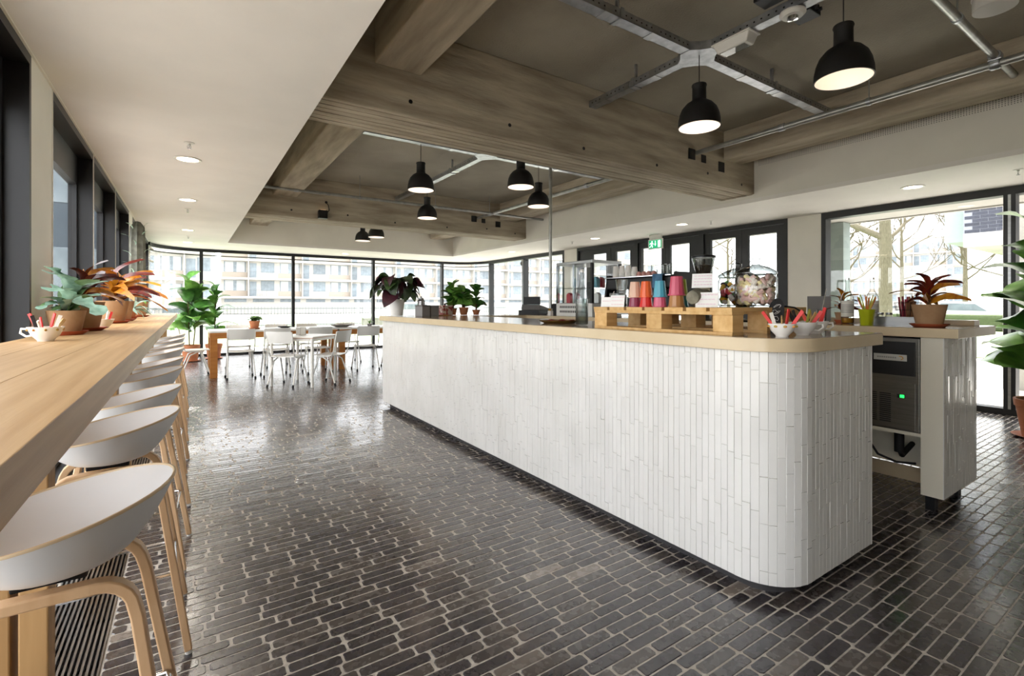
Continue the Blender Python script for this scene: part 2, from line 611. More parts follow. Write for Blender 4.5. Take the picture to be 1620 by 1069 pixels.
def concrete_beam(label, x0, y0, z0, x1, y1, m, holes=()):
    e = empty('ceiling_beam', ((x0 + x1) / 2, (y0 + y1) / 2, z0), kind='structure')
    e['label'] = label
    w, d = (x1 - x0) / 2, (y1 - y0) / 2
    MB().box(-w, -d, 0, w, d, ZC - z0).build('beam_body', m, e, bev=0.012)
    return e
bA = concrete_beam('board-marked concrete cross beam nearest the counter', XI, 3.5, 2.67, XFA, 3.98, 'concrete_x')
bB = concrete_beam('far board-marked concrete cross beam above the tables', XI, 8.6, 2.67, XFA, 9.08, 'concrete_x')
# formwork board ridges on the undersides and tie holes on the near faces
for e in (bA, bB):
    w = (XFA - XI) / 2
    for k in range(6):
        yk = -0.21 + k * 0.075
        MB().box(-w, yk, -0.004 - 0.002 * (k % 2), w, yk + 0.062, 0.002).build('board_mark', 'concrete_x', e)
    for tx in (-2.0, -1.1, -0.25, 0.8, 1.7, 2.4):
        MB().cyl((tx, -0.2425, 0.1 + 0.03 * math.sin(tx * 5)), (tx, -0.239, 0.1 + 0.03 * math.sin(tx * 5)), 0.016, n=10).build('tie_hole', 'black_matte', e)
# square pockets left in beam A and beam B for pipes
for e in (bA, bB):
    for (hx, hz, s) in ((1.4, 0.3, 0.06), (1.62, 0.28, 0.045), (1.97, 0.24, 0.06)):
        q = MB()
        cx = hx
        q.box(cx - s, -0.2435, hz - s, cx + s, -0.24, hz + s)
        q.build('pocket', 'black_matte', e)
concrete_beam('concrete beam along the left ceiling edge in front of the near cross beam', 1.13, YB, 3.0, 1.49, 3.5, 'concrete_y')
concrete_beam('concrete beam along the left ceiling edge between both cross beams', 1.13, 3.98, 3.0, 1.49, 8.6, 'concrete_y')
concrete_beam('concrete beam along the left ceiling edge behind the far cross beam', 1.13, 9.08, 3.0, 1.49, YFA, 'concrete_y')
concrete_beam('concrete beam along the right fascia in front of the near cross beam', 5.42, YB, 3.0, 5.78, 3.5, 'concrete_y')
concrete_beam('concrete beam along the right fascia between both cross beams', 5.42, 3.98, 3.0, 5.78, 8.6, 'concrete_y')
concrete_beam('concrete beam along the right fascia behind the far cross beam', 5.42, 9.08, 3.0, 5.78, YFA, 'concrete_y')

# ------------------------------------------------------------------ walls and glazing
mat('back_wall', 'c9c1b6', 0.8, col2='c0b8ad', scale=2)
back = MB().box(XL - 0.2, YB - 0.2, 0, XR + 0.2, YB, ZC + 0.2).build('wall_back', 'back_wall')
tag(back, kind='structure')
WG = XL - 0.13   # left glass plane

lw = empty('wall_left', kind='structure')
lw['label'] = 'left window wall of white piers and deep black window reveals'
for (y0, y1) in ((YB, -1.08), (3.56, 4.03), (8.71, 9.18)):
    MB().box(XL - 0.16, y0, 0, XL, y1, ZS).build('pier', 'plaster_wall', lw)
# white shadow-gap trim along the ceiling edge
MB().box(XL, YB, ZS - 0.008, XL + 0.012, 12.8, ZS).build('ceiling_trim', 'white_trim', lw)
wi = 0
def window_left(y0, y1):
    global wi
    wi += 1
    e = empty('window_%d' % wi, (XL, y0, 0), kind='structure')
    w = y1 - y0
    q = MB()
    q.box(-0.16, 0, 0, 0, 0.035, ZS)
    q.box(-0.16, w - 0.035, 0, 0, w, ZS)
    q.box(-0.16, 0.035, ZS - 0.06, 0, w - 0.035, ZS)
    q.box(-0.16, 0.035, 0, 0, w - 0.035, 0.07)
    q.build('reveal', 'black_frame', e)
    q = MB()
    q.box(-0.155, 0.035, 0.07, -0.10, 0.075, ZS - 0.06)
    q.box(-0.155, w - 0.075, 0.07, -0.10, w - 0.035, ZS - 0.06)
    q.box(-0.155, 0.075, ZS - 0.30, -0.10, w - 0.075, ZS - 0.06)
    q.box(-0.155, 0.075, 0.07, -0.10, w - 0.075, 0.13)
    q.build('sash', 'black_frame', e)
    MB().box(-0.134, 0.075, 0.13, -0.128, w - 0.075, ZS - 0.30).build('pane', 'pane', e)
    MB().box(-0.02, 0.0, 0, 0.004, 0.012, ZS).build('edge_trim', 'white_trim', e)
for a, b in ((-1.08, 0.47), (0.47, 2.02), (2.02, 3.56), (4.03, 5.59), (5.59, 7.15), (7.15, 8.71), (9.18, 10.4), (10.4, 11.6), (11.6, 12.8)):
    window_left(a, b)

# far curtain wall with rounded corners
far = empty('wall_far', kind='structure')
far['label'] = 'far curtain wall of tall glass between slim dark mullions'
path = arc(XL + RC, YF - RC, RC, 180, 90, 14) + [(XR - RC, YF)] + arc(XR - RC, YF - RC, RC, 90, 0, 14)[1:]
def offset_path(pts, d):
    out = []
    for i, p in enumerate(pts):
        a, b = pts[max(i - 1, 0)], pts[min(i + 1, len(pts) - 1)]
        tx, ty = b[0] - a[0], b[1] - a[1]
        l = math.hypot(tx, ty)
        out.append((p[0] - ty / l * d, p[1] + tx / l * d))
    return out
p_in = offset_path(path, -0.03)
p_out = offset_path(path, 0.05)
def rail(z0, z1, pi, po):
    q = MB()
    for i in range(len(pi) - 1):
        q.prism([pi[i], pi[i + 1], po[i + 1], po[i]], z0, z1)
    return q
rail(ZS - 0.07, ZS, p_in, p_out).build('head_rail', 'black_frame', far)
rail(0.0, 0.06, p_in, p_out).build('sill_rail', 'black_frame', far)
rail(ZS - 0.16, ZS - 0.14, offset_path(path, 0.0), p_out).build('transom', 'black_frame', far)
MUL = [0.27, 2.3, 4.42, 6.58]
mul_me = None
for x in MUL:
    o = MB().box(x - 0.035, YF - 0.05, 0.06, x + 0.035, YF + 0.08, ZS - 0.07).build('mullion', 'black_frame', far)
g_path = offset_path(path, 0.01)
g_path2 = offset_path(path, 0.018)
def glass_between(i0, i1):
    q = MB()
    for i in range(i0, i1):
        q.prism([g_path[i], g_path[i + 1], g_path2[i + 1], g_path2[i]], 0.06, ZS - 0.07)
    q.build('pane', 'pane', far)
glass_between(0, 14)
for a, b in zip([XL + RC] + MUL[1:], MUL[1:] + [XR - RC]):
    MB().box(a + 0.0, YF + 0.01, 0.06, b, YF + 0.018, ZS - 0.07).build('pane', 'pane', far)
glass_between(15, len(path) - 1)

# right side: windows, piers, glazed doors
rw = empty('wall_right', kind='structure')
rw['label'] = 'right wall of white piers between dark windows and doors'
for (y0, y1) in ((YB, 0.15), (3.40, 3.88), (8.74, 9.22)):
    MB().box(XR - 0.02, y0, 0, XR + 0.16, y1, ZS).build('pier', 'plaster_wall', rw)
def window_right(y0, y1, mulls, head=0.09):
    global wi
    wi += 1
    e = empty('window_%d' % wi, (XR, y0, 0), kind='structure')
    w = y1 - y0
    q = MB()
    q.box(-0.03, 0, 0, 0.13, 0.06, ZS)
    q.box(-0.03, w - 0.06, 0, 0.13, w, ZS)
    q.box(-0.03, 0.06, ZS - head, 0.13, w - 0.06, ZS)
    q.box(-0.03, 0.06, 0, 0.13, w - 0.06, 0.07)
    q.build('frame', 'black_frame', e)
    ys = [0.06]
    for mm in mulls:
        MB().box(-0.03, mm - y0 - 0.05, 0.07, 0.13, mm - y0 + 0.05, ZS - head).build('mullion', 'black_frame', e)
        MB().box(-0.034, mm - y0 - 0.012, 0.07, -0.03, mm - y0 + 0.012, ZS - head).build('seal_strip', 'steel', e)
        ys += [mm - y0 - 0.05, mm - y0 + 0.05]
    ys.append(w - 0.06)
    for i in range(0, len(ys), 2):
        MB().box(0.05, ys[i], 0.07, 0.058, ys[i + 1], ZS - head).build('pane', 'pane', e)
window_right(0.15, 3.40, [1.45])
window_right(9.22, 12.8, [10.97])
di = 0
def door_right(y0, y1, panes):
    global di
    di += 1
    e = empty('door_%d' % di, (XR, y0, 0), kind='structure')
    w = y1 - y0
    q = MB()
    q.box(-0.03, 0, 0, 0.12, 0.05, ZS)
    q.box(-0.03, w - 0.05, 0, 0.12, w, ZS)
    q.box(-0.03, 0.05, 2.50, 0.12, w - 0.05, ZS)
    q.build('frame', 'black_frame', e)
    for k, (a, b) in enumerate(panes):
        a -= y0; b -= y0
        lo = 0.05 if k == 0 else (panes[k - 1][1] + panes[k][0]) / 2 - y0 + 0.004
        hi = w - 0.05 if k == len(panes) - 1 else (panes[k][1] + panes[k + 1][0]) / 2 - y0 - 0.004
        q = MB()
        q.box(0, lo, 0.01, 0.06, a, 2.495)
        q.box(0, b, 0.01, 0.06, hi, 2.495)
        q.box(0, a, 2.38, 0.06, b, 2.495)
        q.box(0, a, 0.01, 0.06, b, 0.25)
        lf = q.build('door_leaf', 'black_frame', e)
        MB().box(0.028, a, 0.25, 0.034, b, 2.38).build('pane', 'pane', lf)
        hy = a - 0.05 if k else b + 0.05
        q = MB().tube([(-0.003, hy, 1.0), (-0.05, hy, 1.0), (-0.05, hy + (0.11 if k else -0.11), 1.0)], 0.009)
        q.build('door_handle', 'steel', lf, smooth=40)
door_right(3.88, 5.39, [(4.06, 4.53), (4.75, 5.22)])
door_right(5.39, 6.92, [(5.66, 6.09), (6.30, 6.79)])
door_right(6.92, 8.74, [(7.10, 7.52), (7.80, 8.25)])
# ------------------------------------------------------------------ ceiling fixtures
def place(src, loc, label, rz=0.0):
    c = copy_tree(src)
    c.location = loc
    c.rotation_euler = (0, 0, rz)
    c['label'] = label
    return c
# recessed downlights
DL = [(0.0, 5.33, 'left plaster ceiling, nearest the camera'), (0.0, 7.40, 'left plaster ceiling, second from the camera'),
      (0.0, 10.40, 'left plaster ceiling, third from the camera'), (0.0, 12.45, 'left plaster ceiling, above the potted figs at the far corner'),
      (3.43, 13.0, 'far plaster ceiling strip above the long tables'), (6.8, 12.2, 'right plaster ceiling, farthest in the corner'),
      (6.8, 10.2, 'right plaster ceiling, beside the far corner window'), (6.8, 7.2, 'right plaster ceiling, left of the exit sign'),
      (6.8, 5.14, 'right plaster ceiling, right of the exit sign'), (6.8, 2.06, 'right plaster ceiling, over the near window')]
dl0 = None
for (x, y_, wh) in DL:
    lab = 'round recessed downlight in the ' + wh
    if dl0 is None:
        dl0 = empty('downlight', (x, y_, ZS), label=lab, cat='downlight', group='recessed ceiling downlights')
        MB().lathe([(0.085, -0.001), (0.108, -0.001), (0.11, -0.004), (0.107, -0.008), (0.085, -0.005)], 28).build('ring', 'plastic_white', dl0, smooth=40)
        MB().cyl((0, 0, -0.0035), (0, 0, -0.0005), 0.088, n=28).build('diffuser', 'downlight', dl0)
        o = dl0
    else:
        o = place(dl0, (x, y_, ZS), lab)
for o in [q_ for q_ in COL.objects if q_.get('category') == 'downlight']:
    ls = bpy.data.lights.new('downlight_beam', 'SPOT')
    ls.energy = 60
    ls.color = (1.0, 0.92, 0.82)
    ls.spot_size = R(150)
    ls.spot_blend = 1.0
    ls.shadow_soft_size = 0.09
    ls.specular_factor = 0.15
    lo_ = bpy.data.objects.new('downlight_beam', ls)
    COL.objects.link(lo_)
    lo_.parent = o
    lo_.location = (0, 0, -0.02)
# sprinklers
SP = [(0.01, 4.78, 'left ceiling, nearest the camera'), (0.0, 8.09, 'left ceiling, between the second and third downlight'), (0.01, 11.3, 'left ceiling, by the farthest downlight'),
      (6.9, 4.67, 'right ceiling above the glazed doors'), (6.78, 1.22, 'right ceiling at the picture edge'), (6.75, 7.84, 'right ceiling above the far door')]
sp0 = None
for (x, y_, wh) in SP:
    lab = 'small chrome sprinkler head in the ' + wh
    if sp0 is None:
        sp0 = empty('sprinkler_head', (x, y_, ZS), label=lab, cat='sprinkler', group='ceiling sprinkler heads')
        MB().lathe([(0.038, -0.001), (0.038, -0.004), (0.012, -0.008), (0.010, -0.02)], 18).build('rosette', 'plastic_white', sp0, smooth=40)
        q = MB().cyl((0, 0, -0.02), (0, 0, -0.045), 0.006, n=8)
        q.tube([(0.009, 0, -0.02), (0.014, 0, -0.032), (0.004, 0, -0.05)], 0.0025, 6)
        q.tube([(-0.009, 0, -0.02), (-0.014, 0, -0.032), (-0.004, 0, -0.05)], 0.0025, 6)
        q.cyl((0, 0, -0.05), (0, 0, -0.053), 0.015, n=12)
        q.build('nozzle', 'chrome', sp0, smooth=40)
    else:
        place(sp0, (x, y_, ZS), lab)

# cable trays: two crossing channels in each bay
def tray(name, label, p0, p1, z, hangers, wd=0.085, ht=0.06):
    p0, p1 = Vector((*p0, 0)), Vector((*p1, 0))
    d = p1 - p0
    L = d.length
    e = empty(name, (p0.x, p0.y, z), math.atan2(d.y, d.x), label, 'cable tray', 'galvanised cable trays under the slab')
    q = MB()
    h = wd / 2
    q.box(0, -h, 0, L, h, 0.003)
    q.box(0, -h, 0, L, -h + 0.003, ht)
    q.box(0, h - 0.003, 0, L, h, ht)
    q.build('channel', 'galv', e)
    q = MB()
    n = int(L / 0.05)
    for k in range(n):
        for s in (-1, 1):
            q.box(0.02 + k * 0.05, s * h - 0.0008 if s < 0 else h - 0.0022, 0.025, 0.032 + k * 0.05, s * h + 0.003 - 0.0008 if s < 0 else h + 0.0008, 0.035)
    o = q.build('perforation', 'black_matte', e)
    o['kind'] = 'stuff'
    for hx in hangers:
        q = MB()
        q.box(hx, -h - 0.006, -0.006, hx + 0.035, h + 0.006, -0.001)
        q.box(hx, -h - 0.006, -0.006, hx + 0.035, -h - 0.002, ht + 0.01)
        q.box(hx, h + 0.002, -0.006, hx + 0.035, h + 0.006, ht + 0.01)
        q.box(hx + 0.01, -0.012, ht, hx + 0.025, 0.012, ZC - z)
        q.build('hanger', 'galv', e)
    for hx in [L * 0.22, L * 0.5, L * 0.78]:
        MB().box(hx, -h - 0.0035, -0.0035, hx + 0.06, h + 0.0035, ht * 0.92).build('splice_plate', 'steel', e)
    return e
ZT = 3.15
tray('cable_tray', 'galvanised cable tray running towards the near concrete beam above the counter', (3.27, 2.18), (3.27, YB), ZT, (0.9, 2.4))
tray('cable_tray', 'short galvanised cable tray between the near tray crossing and the near concrete beam', (3.27, 2.48), (3.27, 3.5), ZT, (0.45,))
tray('cable_tray', 'galvanised cable tray left of the near tray crossing over the counter', (3.12, 2.33), (1.5, 2.33), ZT, (0.7,))
tray('cable_tray', 'galvanised cable tray right of the near tray crossing reaching the right beam', (3.42, 2.33), (5.4, 2.33), ZT, (0.9,))
tray('cable_tray', 'galvanised cable tray between the concrete cross beams towards the far beam', (3.2, 5.55), (3.2, 8.6), ZT, (0.8, 2.2))
tray('cable_tray', 'short galvanised cable tray behind the near cross beam', (3.2, 5.25), (3.2, 3.98), ZT, (0.6,))
tray('cable_tray', 'cable tray left of the second crossing with a lamp hung below', (3.05, 5.4), (1.62, 5.4), ZT, (0.7,))
tray('cable_tray', 'cable tray right of the second crossing ending near the steel pole', (3.35, 5.4), (5.3, 5.4), ZT, (0.9,))
tray('cable_tray', 'far cable tray behind the far cross beam above the tables', (1.0, 9.9), (5.8, 9.9), 2.86, (1.2, 3.2))
def crossing(x, y_, label):
    e = empty('tray_crossing', (x, y_, ZT), 0, label, 'tray junction', 'tray crossing pieces')
    h, c = 0.15, 0.043
    poly = [(-h, -c), (-0.09, -0.09), (-c, -h), (c, -h), (0.09, -0.09), (h, -c), (h, c), (0.09, 0.09), (c, h), (-c, h), (-0.09, 0.09), (-h, c)]
    MB().prism(poly, -0.004, 0.0).build('plate', 'galv', e)
    q = MB()
    for i in (0, 1, 3, 4, 6, 7, 9, 10):
        a, b = Vector((*poly[i], 0)), Vector((*poly[(i + 1) % 12], 0))
        n_ = Vector((-(b - a).y, (b - a).x, 0)).normalized() * 0.003
        q.add([a, b, b + n_, a + n_] + [v + Vector((0, 0, 0.06)) for v in (a, b, b + n_, a + n_)],
              [(0, 3, 2, 1), (4, 5, 6, 7), (0, 1, 5, 4), (1, 2, 6, 5), (2, 3, 7, 6), (3, 0, 4, 7)])
    q.build('rim', 'galv', e)
crossing(3.27, 2.33, 'octagonal steel tray crossing plate above the counter end')
crossing(3.2, 5.4, 'octagonal steel tray crossing plate behind the near concrete beam')

# emergency luminaire, detectors
e = empty('emergency_light', (3.27, 2.02, 3.146), 0, 'grey plastic emergency light with sloped sides fixed under the near tray crossing', 'emergency light')
q = MB()
hw, hl = 0.065, 0.14
q.add([(-hw, -hl, 0), (hw, -hl, 0), (hw, hl, 0), (-hw, hl, 0), (-hw * .75, -hl * .8, -0.07), (hw * .75, -hl * .8, -0.07), (hw * .75, hl * .8, -0.07), (-hw * .75, hl * .8, -0.07)],
      [(0, 1, 2, 3), (7, 6, 5, 4), (0, 4, 5, 1), (1, 5, 6, 2), (2, 6, 7, 3), (3, 7, 4, 0)])
q.build('housing', 'plastic_white', e, bev=0.01)
MB().box(-hw * .6, -hl * .66, -0.074, hw * .6, hl * .66, -0.069).build('lens', 'clear_glass', e)
MB().box(-hw - .006, -hl - .006, -0.008, hw + .006, hl + .006, 0.001).build('flange', 'plastic_white', e)
e = empty('motion_sensor', (3.27, 1.62, 3.146), 0, 'round white motion sensor under the tray beside the emergency light', 'sensor')
MB().lathe([(0.075, 0), (0.078, -0.012), (0.06, -0.03), (0.0, -0.034)], 24).build('housing', 'plastic_white', e, smooth=35)
MB().lathe([(0.035, -0.03), (0.03, -0.05), (0.0, -0.057)], 20).build('dome', 'chrome', e, smooth=60)
e = empty('junction_box', (3.42, 1.62, 3.16), 0, 'grey cable junction box on the tray side near the motion sensor', 'junction box')
MB().box(-0.075, -0.07, 0, 0.075, 0.07, 0.06).build('box', 'dark_metal', e, bev=0.006)
for s in (-0.04, 0.0, 0.04):
    MB().cyl((s, -0.07, 0.03), (s, -0.09, 0.03), 0.013, n=8).build('cable_gland', 'dark_metal', e)
e = empty('junction_box', (3.12, 1.68, 3.2), 0, 'dark relay box with round sockets above the motion sensor', 'junction box')
MB().box(-0.07, -0.08, 0, 0.07, 0.08, 0.09).build('box', 'dark_metal', e, bev=0.006)
for s in (-0.04, 0.03):
    MB().cyl((-0.07, s, 0.045), (-0.076, s, 0.045), 0.025, n=12).build('socket', 'black_matte', e)
e = empty('smoke_detector', (4.55, 0.93, ZC), 0, 'round drum-shaped grey smoke detector on the slab at the upper right', 'detector')
MB().cyl((0, 0, 0), (0, 0, -0.1), 0.115, n=36).build('drum', 'plastic_white', e, smooth=40, bev=0.004)
MB().cyl((0, 0, 0), (0, 0, -0.01), 0.12, n=36).build('base_plate', 'plastic_white', e, smooth=40)

# conduits (scaffold pipes) with clamps and drop rods
def conduit(label, p0, p1, r, rods, clamps):
    p0, p1 = Vector(p0), Vector(p1)
    e = empty('steel_pipe', p0, 0, label, 'pipe')
    d = p1 - p0
    MB().cyl((0, 0, 0), d, r, n=16).build('pipe', 'conduit', e, smooth=40)
    for t in rods:
        p = d * t
        MB().cyl(p + Vector((0, 0, r)), p + Vector((0, 0, ZC - p0.z - p.z)), 0.005, n=6).build('drop_rod', 'conduit', e)
        u = d.normalized()
        MB().cyl(p - u * 0.015, p + u * 0.015, r * 1.22, n=16).build('rod_clip', 'galv', e, smooth=40)
    for t in clamps:
        p = d * t
        u = d.normalized()
        MB().cyl(p - u * 0.03, p + u * 0.03, r * 1.28, n=16).build('coupler', 'galv', e, smooth=40)
    return e
conduit('galvanised pipe running along the right beam above the counter end', (4.9, 3.5, 3.0), (4.9, YB, 3.0), 0.028, (0.3, 0.62), (0.17,))
conduit('galvanised pipe crossing the near bay at the upper right', (2.0, 1.0, 3.056), (6.1, 1.0, 3.056), 0.026, (0.5,), (0.36,))
conduit('galvanised pipe along the right beam in the second bay', (4.9, 3.98, 3.0), (4.9, 8.6, 3.0), 0.028, (0.9,), (0.3, 0.62))
conduit('thin pipe crossing the second bay in front of the far beam', (0.73, 8.0, 2.99), (6.1, 8.0, 2.99), 0.024, (0.3, 0.55, 0.76), (0.12,))
def pipe_cross(x, y_, z, label):
    e = empty('pipe_clamp', (x, y_, z), 0, label, 'clamp')
    MB().lathe([(0.036, -0.03), (0.042, -0.02), (0.042, 0.02), (0.036, 0.03)], 14, M=Matrix.Rotation(PI / 2, 4, 'X')).build('collar', 'galv', e, smooth=40)
    MB().lathe([(0.034, -0.03), (0.040, -0.02), (0.040, 0.02), (0.034, 0.03)], 14, M=Matrix.Translation((0, 0, 0.056)) @ Matrix.Rotation(PI / 2, 4, 'Y')).build('collar', 'galv', e, smooth=40)
    for s in (-1, 1):
        MB().cyl((s * 0.045, 0.03, 0.02), (s * 0.045, -0.04, 0.02), 0.007, n=6).build('bolt', 'chrome', e)
pipe_cross(4.9, 1.0, 3.0, 'scaffold clamp joining the two crossing pipes at the upper right')
# vertical steel pole at the back counter
e = empty('steel_pole', (3.95, 5.02, 1.108), 0, 'slim vertical steel pole rising from the back counter to the ceiling', 'pole')
MB().cyl((0, 0, 0), (0, 0, ZC - 1.108), 0.021, n=16).build('tube', 'conduit', e, smooth=40)
MB().cyl((0, 0, 0), (0, 0, 0.008), 0.05, n=20).build('base_flange', 'conduit', e, smooth=40)
MB().cyl((0, 0, 1.92), (0, 0, 1.99), 0.029, n=16).build('collar', 'galv', e, smooth=40)

# spotlight box on the far beam
e = empty('wall_spotlight', (1.88, 8.6, 2.78), 0, 'lit wall spotlight with loose cable fixed on the far concrete beam', 'spotlight')
MB().box(-0.07, -0.12, -0.1, 0.07, -0.012, 0.04).build('housing', 'lamp_black', e, bev=0.012)
MB().box(-0.05, -0.012, -0.08, 0.05, 0.0, 0.05).build('bracket', 'dark_metal', e)
MB().box(-0.045, -0.10, 0.041, 0.045, -0.02, 0.046).build('lens', 'bulb', e)
MB().tube([(0.07, -0.05, 0.0), (0.11, -0.04, 0.06), (0.1, -0.02, 0.14), (0.07, -0.006, 0.19)], 0.006, 6).build('cable', 'rubber', e, smooth=50)
MB().cyl((0.07, 0, 0.19), (0.07, -0.01, 0.19), 0.022, n=12).build('socket', 'black_matte', e)

# pendant lamps
D = 0.155
def make_pendant():
    e = empty('pendant_lamp', (0, 0, 0), cat='pendant lamp', group='black bell pendant lamps')
    outer_p = [(D, 0.0), (D * 1.0, 0.012), (D * 0.985, 0.05), (D * 0.93, 0.095), (D * 0.82, 0.138), (D * 0.62, 0.175), (D * 0.42, 0.195), (D * 0.34, 0.203)]
    MB().lathe(outer_p, 40).build('shade_body', 'lamp_black', e, smooth=50)
    inner = [(r - 0.006, z) for r, z in outer_p[:-1]] + [(0.04, 0.19), (0.0001, 0.19)]
    o = MB().lathe(inner, 40).build('shade_lining', 'lamp_white', e, smooth=50)
    MB().lathe([(D - 0.0065, 0.0), (D - 0.0065, -0.002), (D + 0.001, -0.002), (D + 0.001, 0.003)], 40).build('rim', 'lamp_black', e, smooth=40)
    MB().lathe([(D * 0.36, 0.198), (D * 0.33, 0.215), (D * 0.325, 0.30), (D * 0.36, 0.315), (D * 0.34, 0.325), (0.006, 0.326)], 32).build('neck', 'lamp_black', e, smooth=40)
    MB().cyl((0, 0, 0.186), (0, 0, 0.15), 0.02, n=14).build('lamp_holder', 'lamp_black', e)
    MB().sphere((0, 0, 0.115), 0.04, 16, 10, (1, 1, 1.15)).build('bulb', 'bulb', e, smooth=80)
    return e
def strip_bottom_cap(o):
    import bmesh
    bm = bmesh.new(); bm.from_mesh(o.data)
    kill = [f for f in bm.faces if len(f.verts) > 6]
    bmesh.ops.delete(bm, geom=kill, context='FACES_ONLY')
    bm.to_mesh(o.data); bm.free()
pend = make_pendant()
for ch in pend.children:
    if ch.name.startswith(('shade_body', 'shade_lining')):
        strip_bottom_cap(ch)
PN = [(3.28, 1.33, ZT - 0.004, 'largest in view, at the upper right'), (3.25, 2.30, ZT - 0.006, 'below the near tray crossing'),
      (2.30, 5.40, ZT, 'left one hung just behind the near concrete beam'), (3.2, 4.62, ZT, 'middle one hung just behind the near concrete beam'),
      (4.04, 5.40, ZT, 'in front of the vertical steel pole'), (3.13, 7.10, ZT, 'lower one in line with the left lamp behind the beam'),
      (3.06, 10.25, 2.86, 'far left small one above the dining tables'), (3.12, 9.55, 2.86, 'far one half hidden by the far concrete beam')]
for i, (x, y_, zt, wh) in enumerate(PN):
    o = pend if i == 0 else copy_tree(pend)
    o.location = (x, y_, 2.6)
    o['label'] = 'black bell pendant lamp, ' + wh
    top = {6: 2.93, 7: ZC}.get(i, zt)
    if i >= 6:
        top = ZC
        o.location = (x, y_, 2.58)
    MB().cyl((0, 0, 0.32), (0, 0, top - o.location.z), 0.0035, n=6).build('cord', 'rubber', o)
    lp = bpy.data.lights.new('pendant_bulb', 'POINT')
    lp.energy = 0.35
    lp.color = (1.0, 0.80, 0.66)
    lp.shadow_soft_size = 0.03
    lo_ = bpy.data.objects.new('bulb_light', lp)
    COL.objects.link(lo_)
    lo_.parent = o
    lo_.location = (0, 0, 0.06)

# fluorescent strip along the slab behind the near beam
e = empty('light_strip', (3.1, 4.35, ZT + 0.02), 0, 'thin pale strip channel along the back of the near concrete beam', 'light strip')
MB().box(-1.55, -0.02, 0, 1.9, 0.02, 0.035).build('channel', 'white_trim', e)
for s in (-1.2, 0.2, 1.5):
    MB().cyl((s, 0, 0.035), (s, 0, ZC - ZT - 0.02), 0.005, n=6).build('hanger', 'galv', e)

# exit sign
e = empty('exit_sign', (7.42, 6.2, ZS), 0, 'green and white running man exit sign hanging in front of the doors', 'exit sign')
MB().box(-0.02, -0.14, -0.08, 0.02, 0.14, 0).build('housing', 'plastic_white', e, bev=0.003)
MB().box(-0.012, -0.17, -0.27, 0.012, 0.17, -0.08).build('panel', 'plastic_white', e, bev=0.002)
mat('exit_green', '12a06a', 0.4, emit='12a06a', estr=0.55)
mat('exit_white', 'f2fff8', 0.4, emit='eafff4', estr=0.8)
# sign faces -X; reading direction goes from +Y (left) to -Y (right)
MB().box(-0.0145, -0.145, -0.25, -0.012, 0.15, -0.10).build('green_field', 'exit_green', e)
q = MB()
q.box(-0.0165, -0.125, -0.238, -0.0145, -0.065, -0.112)                       # doorway
q.build('doorway', 'exit_white', e)
q = MB()
def yz(pts):
    n = len(pts)
    q.add([(-0.0165, a, b) for a, b in pts] + [(-0.0145, a, b) for a, b in pts],
          [tuple(range(n)), tuple(range(2 * n - 1, n - 1, -1))] + [((i + 1) % n, i, n + i, n + (i + 1) % n) for i in range(n)])
yz([(0.075 + 0.014 * math.cos(2 * PI * k / 10), -0.125 + 0.014 * math.sin(2 * PI * k / 10)) for k in range(10)])
yz([(0.10, -0.142), (0.065, -0.142), (0.07, -0.19), (0.095, -0.19)])
yz([(0.10, -0.142), (0.135, -0.165), (0.128, -0.175), (0.095, -0.155)])
yz([(0.065, -0.142), (0.035, -0.172), (0.043, -0.18), (0.07, -0.158)])
yz([(0.095, -0.188), (0.115, -0.215), (0.145, -0.222), (0.143, -0.234), (0.108, -0.227), (0.082, -0.195)])
yz([(0.085, -0.188), (0.055, -0.205), (0.06, -0.24), (0.072, -0.24), (0.07, -0.212), (0.09, -0.2)])
q.build('running_figure', 'exit_white', e)
q = MB()
yz([(0.005, -0.115), (-0.01, -0.115), (-0.01, -0.17), (0.005, -0.17)])
yz([(0.02, -0.17), (-0.025, -0.17), (-0.0025, -0.215)])
q.build('arrow', 'exit_white', e)
# ------------------------------------------------------------------ service counter (U shape)
CX0, CX1, CY0, CY1 = 2.0, 2.83, 1.02, 5.88
TB, TT, WT = 0.06, 1.05, 1.108
RC2 = 0.22
BX0, BX1 = 3.69, 4.32
cn = empty('service_counter', (CX0, CY0, 0), 0, 'long white tiled service counter with a rounded near corner', 'counter')
def loc(p): return (p[0] - CX0, p[1] - CY0)
foot = [(CX0, CY1)] + arc(CX0 + RC2, CY0 + RC2, RC2, 180, 270, 12) + [(CX1, CY0), (CX1, CY1)]
def inset(poly_fn, d):
    return poly_fn(d)
def counter_poly(d):
    r = max(0.02, RC2 - d)
    return [(CX0 + d, CY1 - d)] + arc(CX0 + RC2, CY0 + RC2, r, 180, 270, 12) + [(CX1 - d, CY0 + d), (CX1 - d, CY1 - d)]
MB().prism([loc(p) for p in counter_poly(0.0045)], TB, TT).build('body', 'grout', cn)
MB().prism([loc(p) for p in counter_poly(0.07)], 0.0, TB).build('plinth', 'plinth', cn)
MB().box(CX1 - CX0 - 0.012, 0.0, TB, CX1 - CX0, 0.02, TT).build('end_trim', 'white_paint', cn)
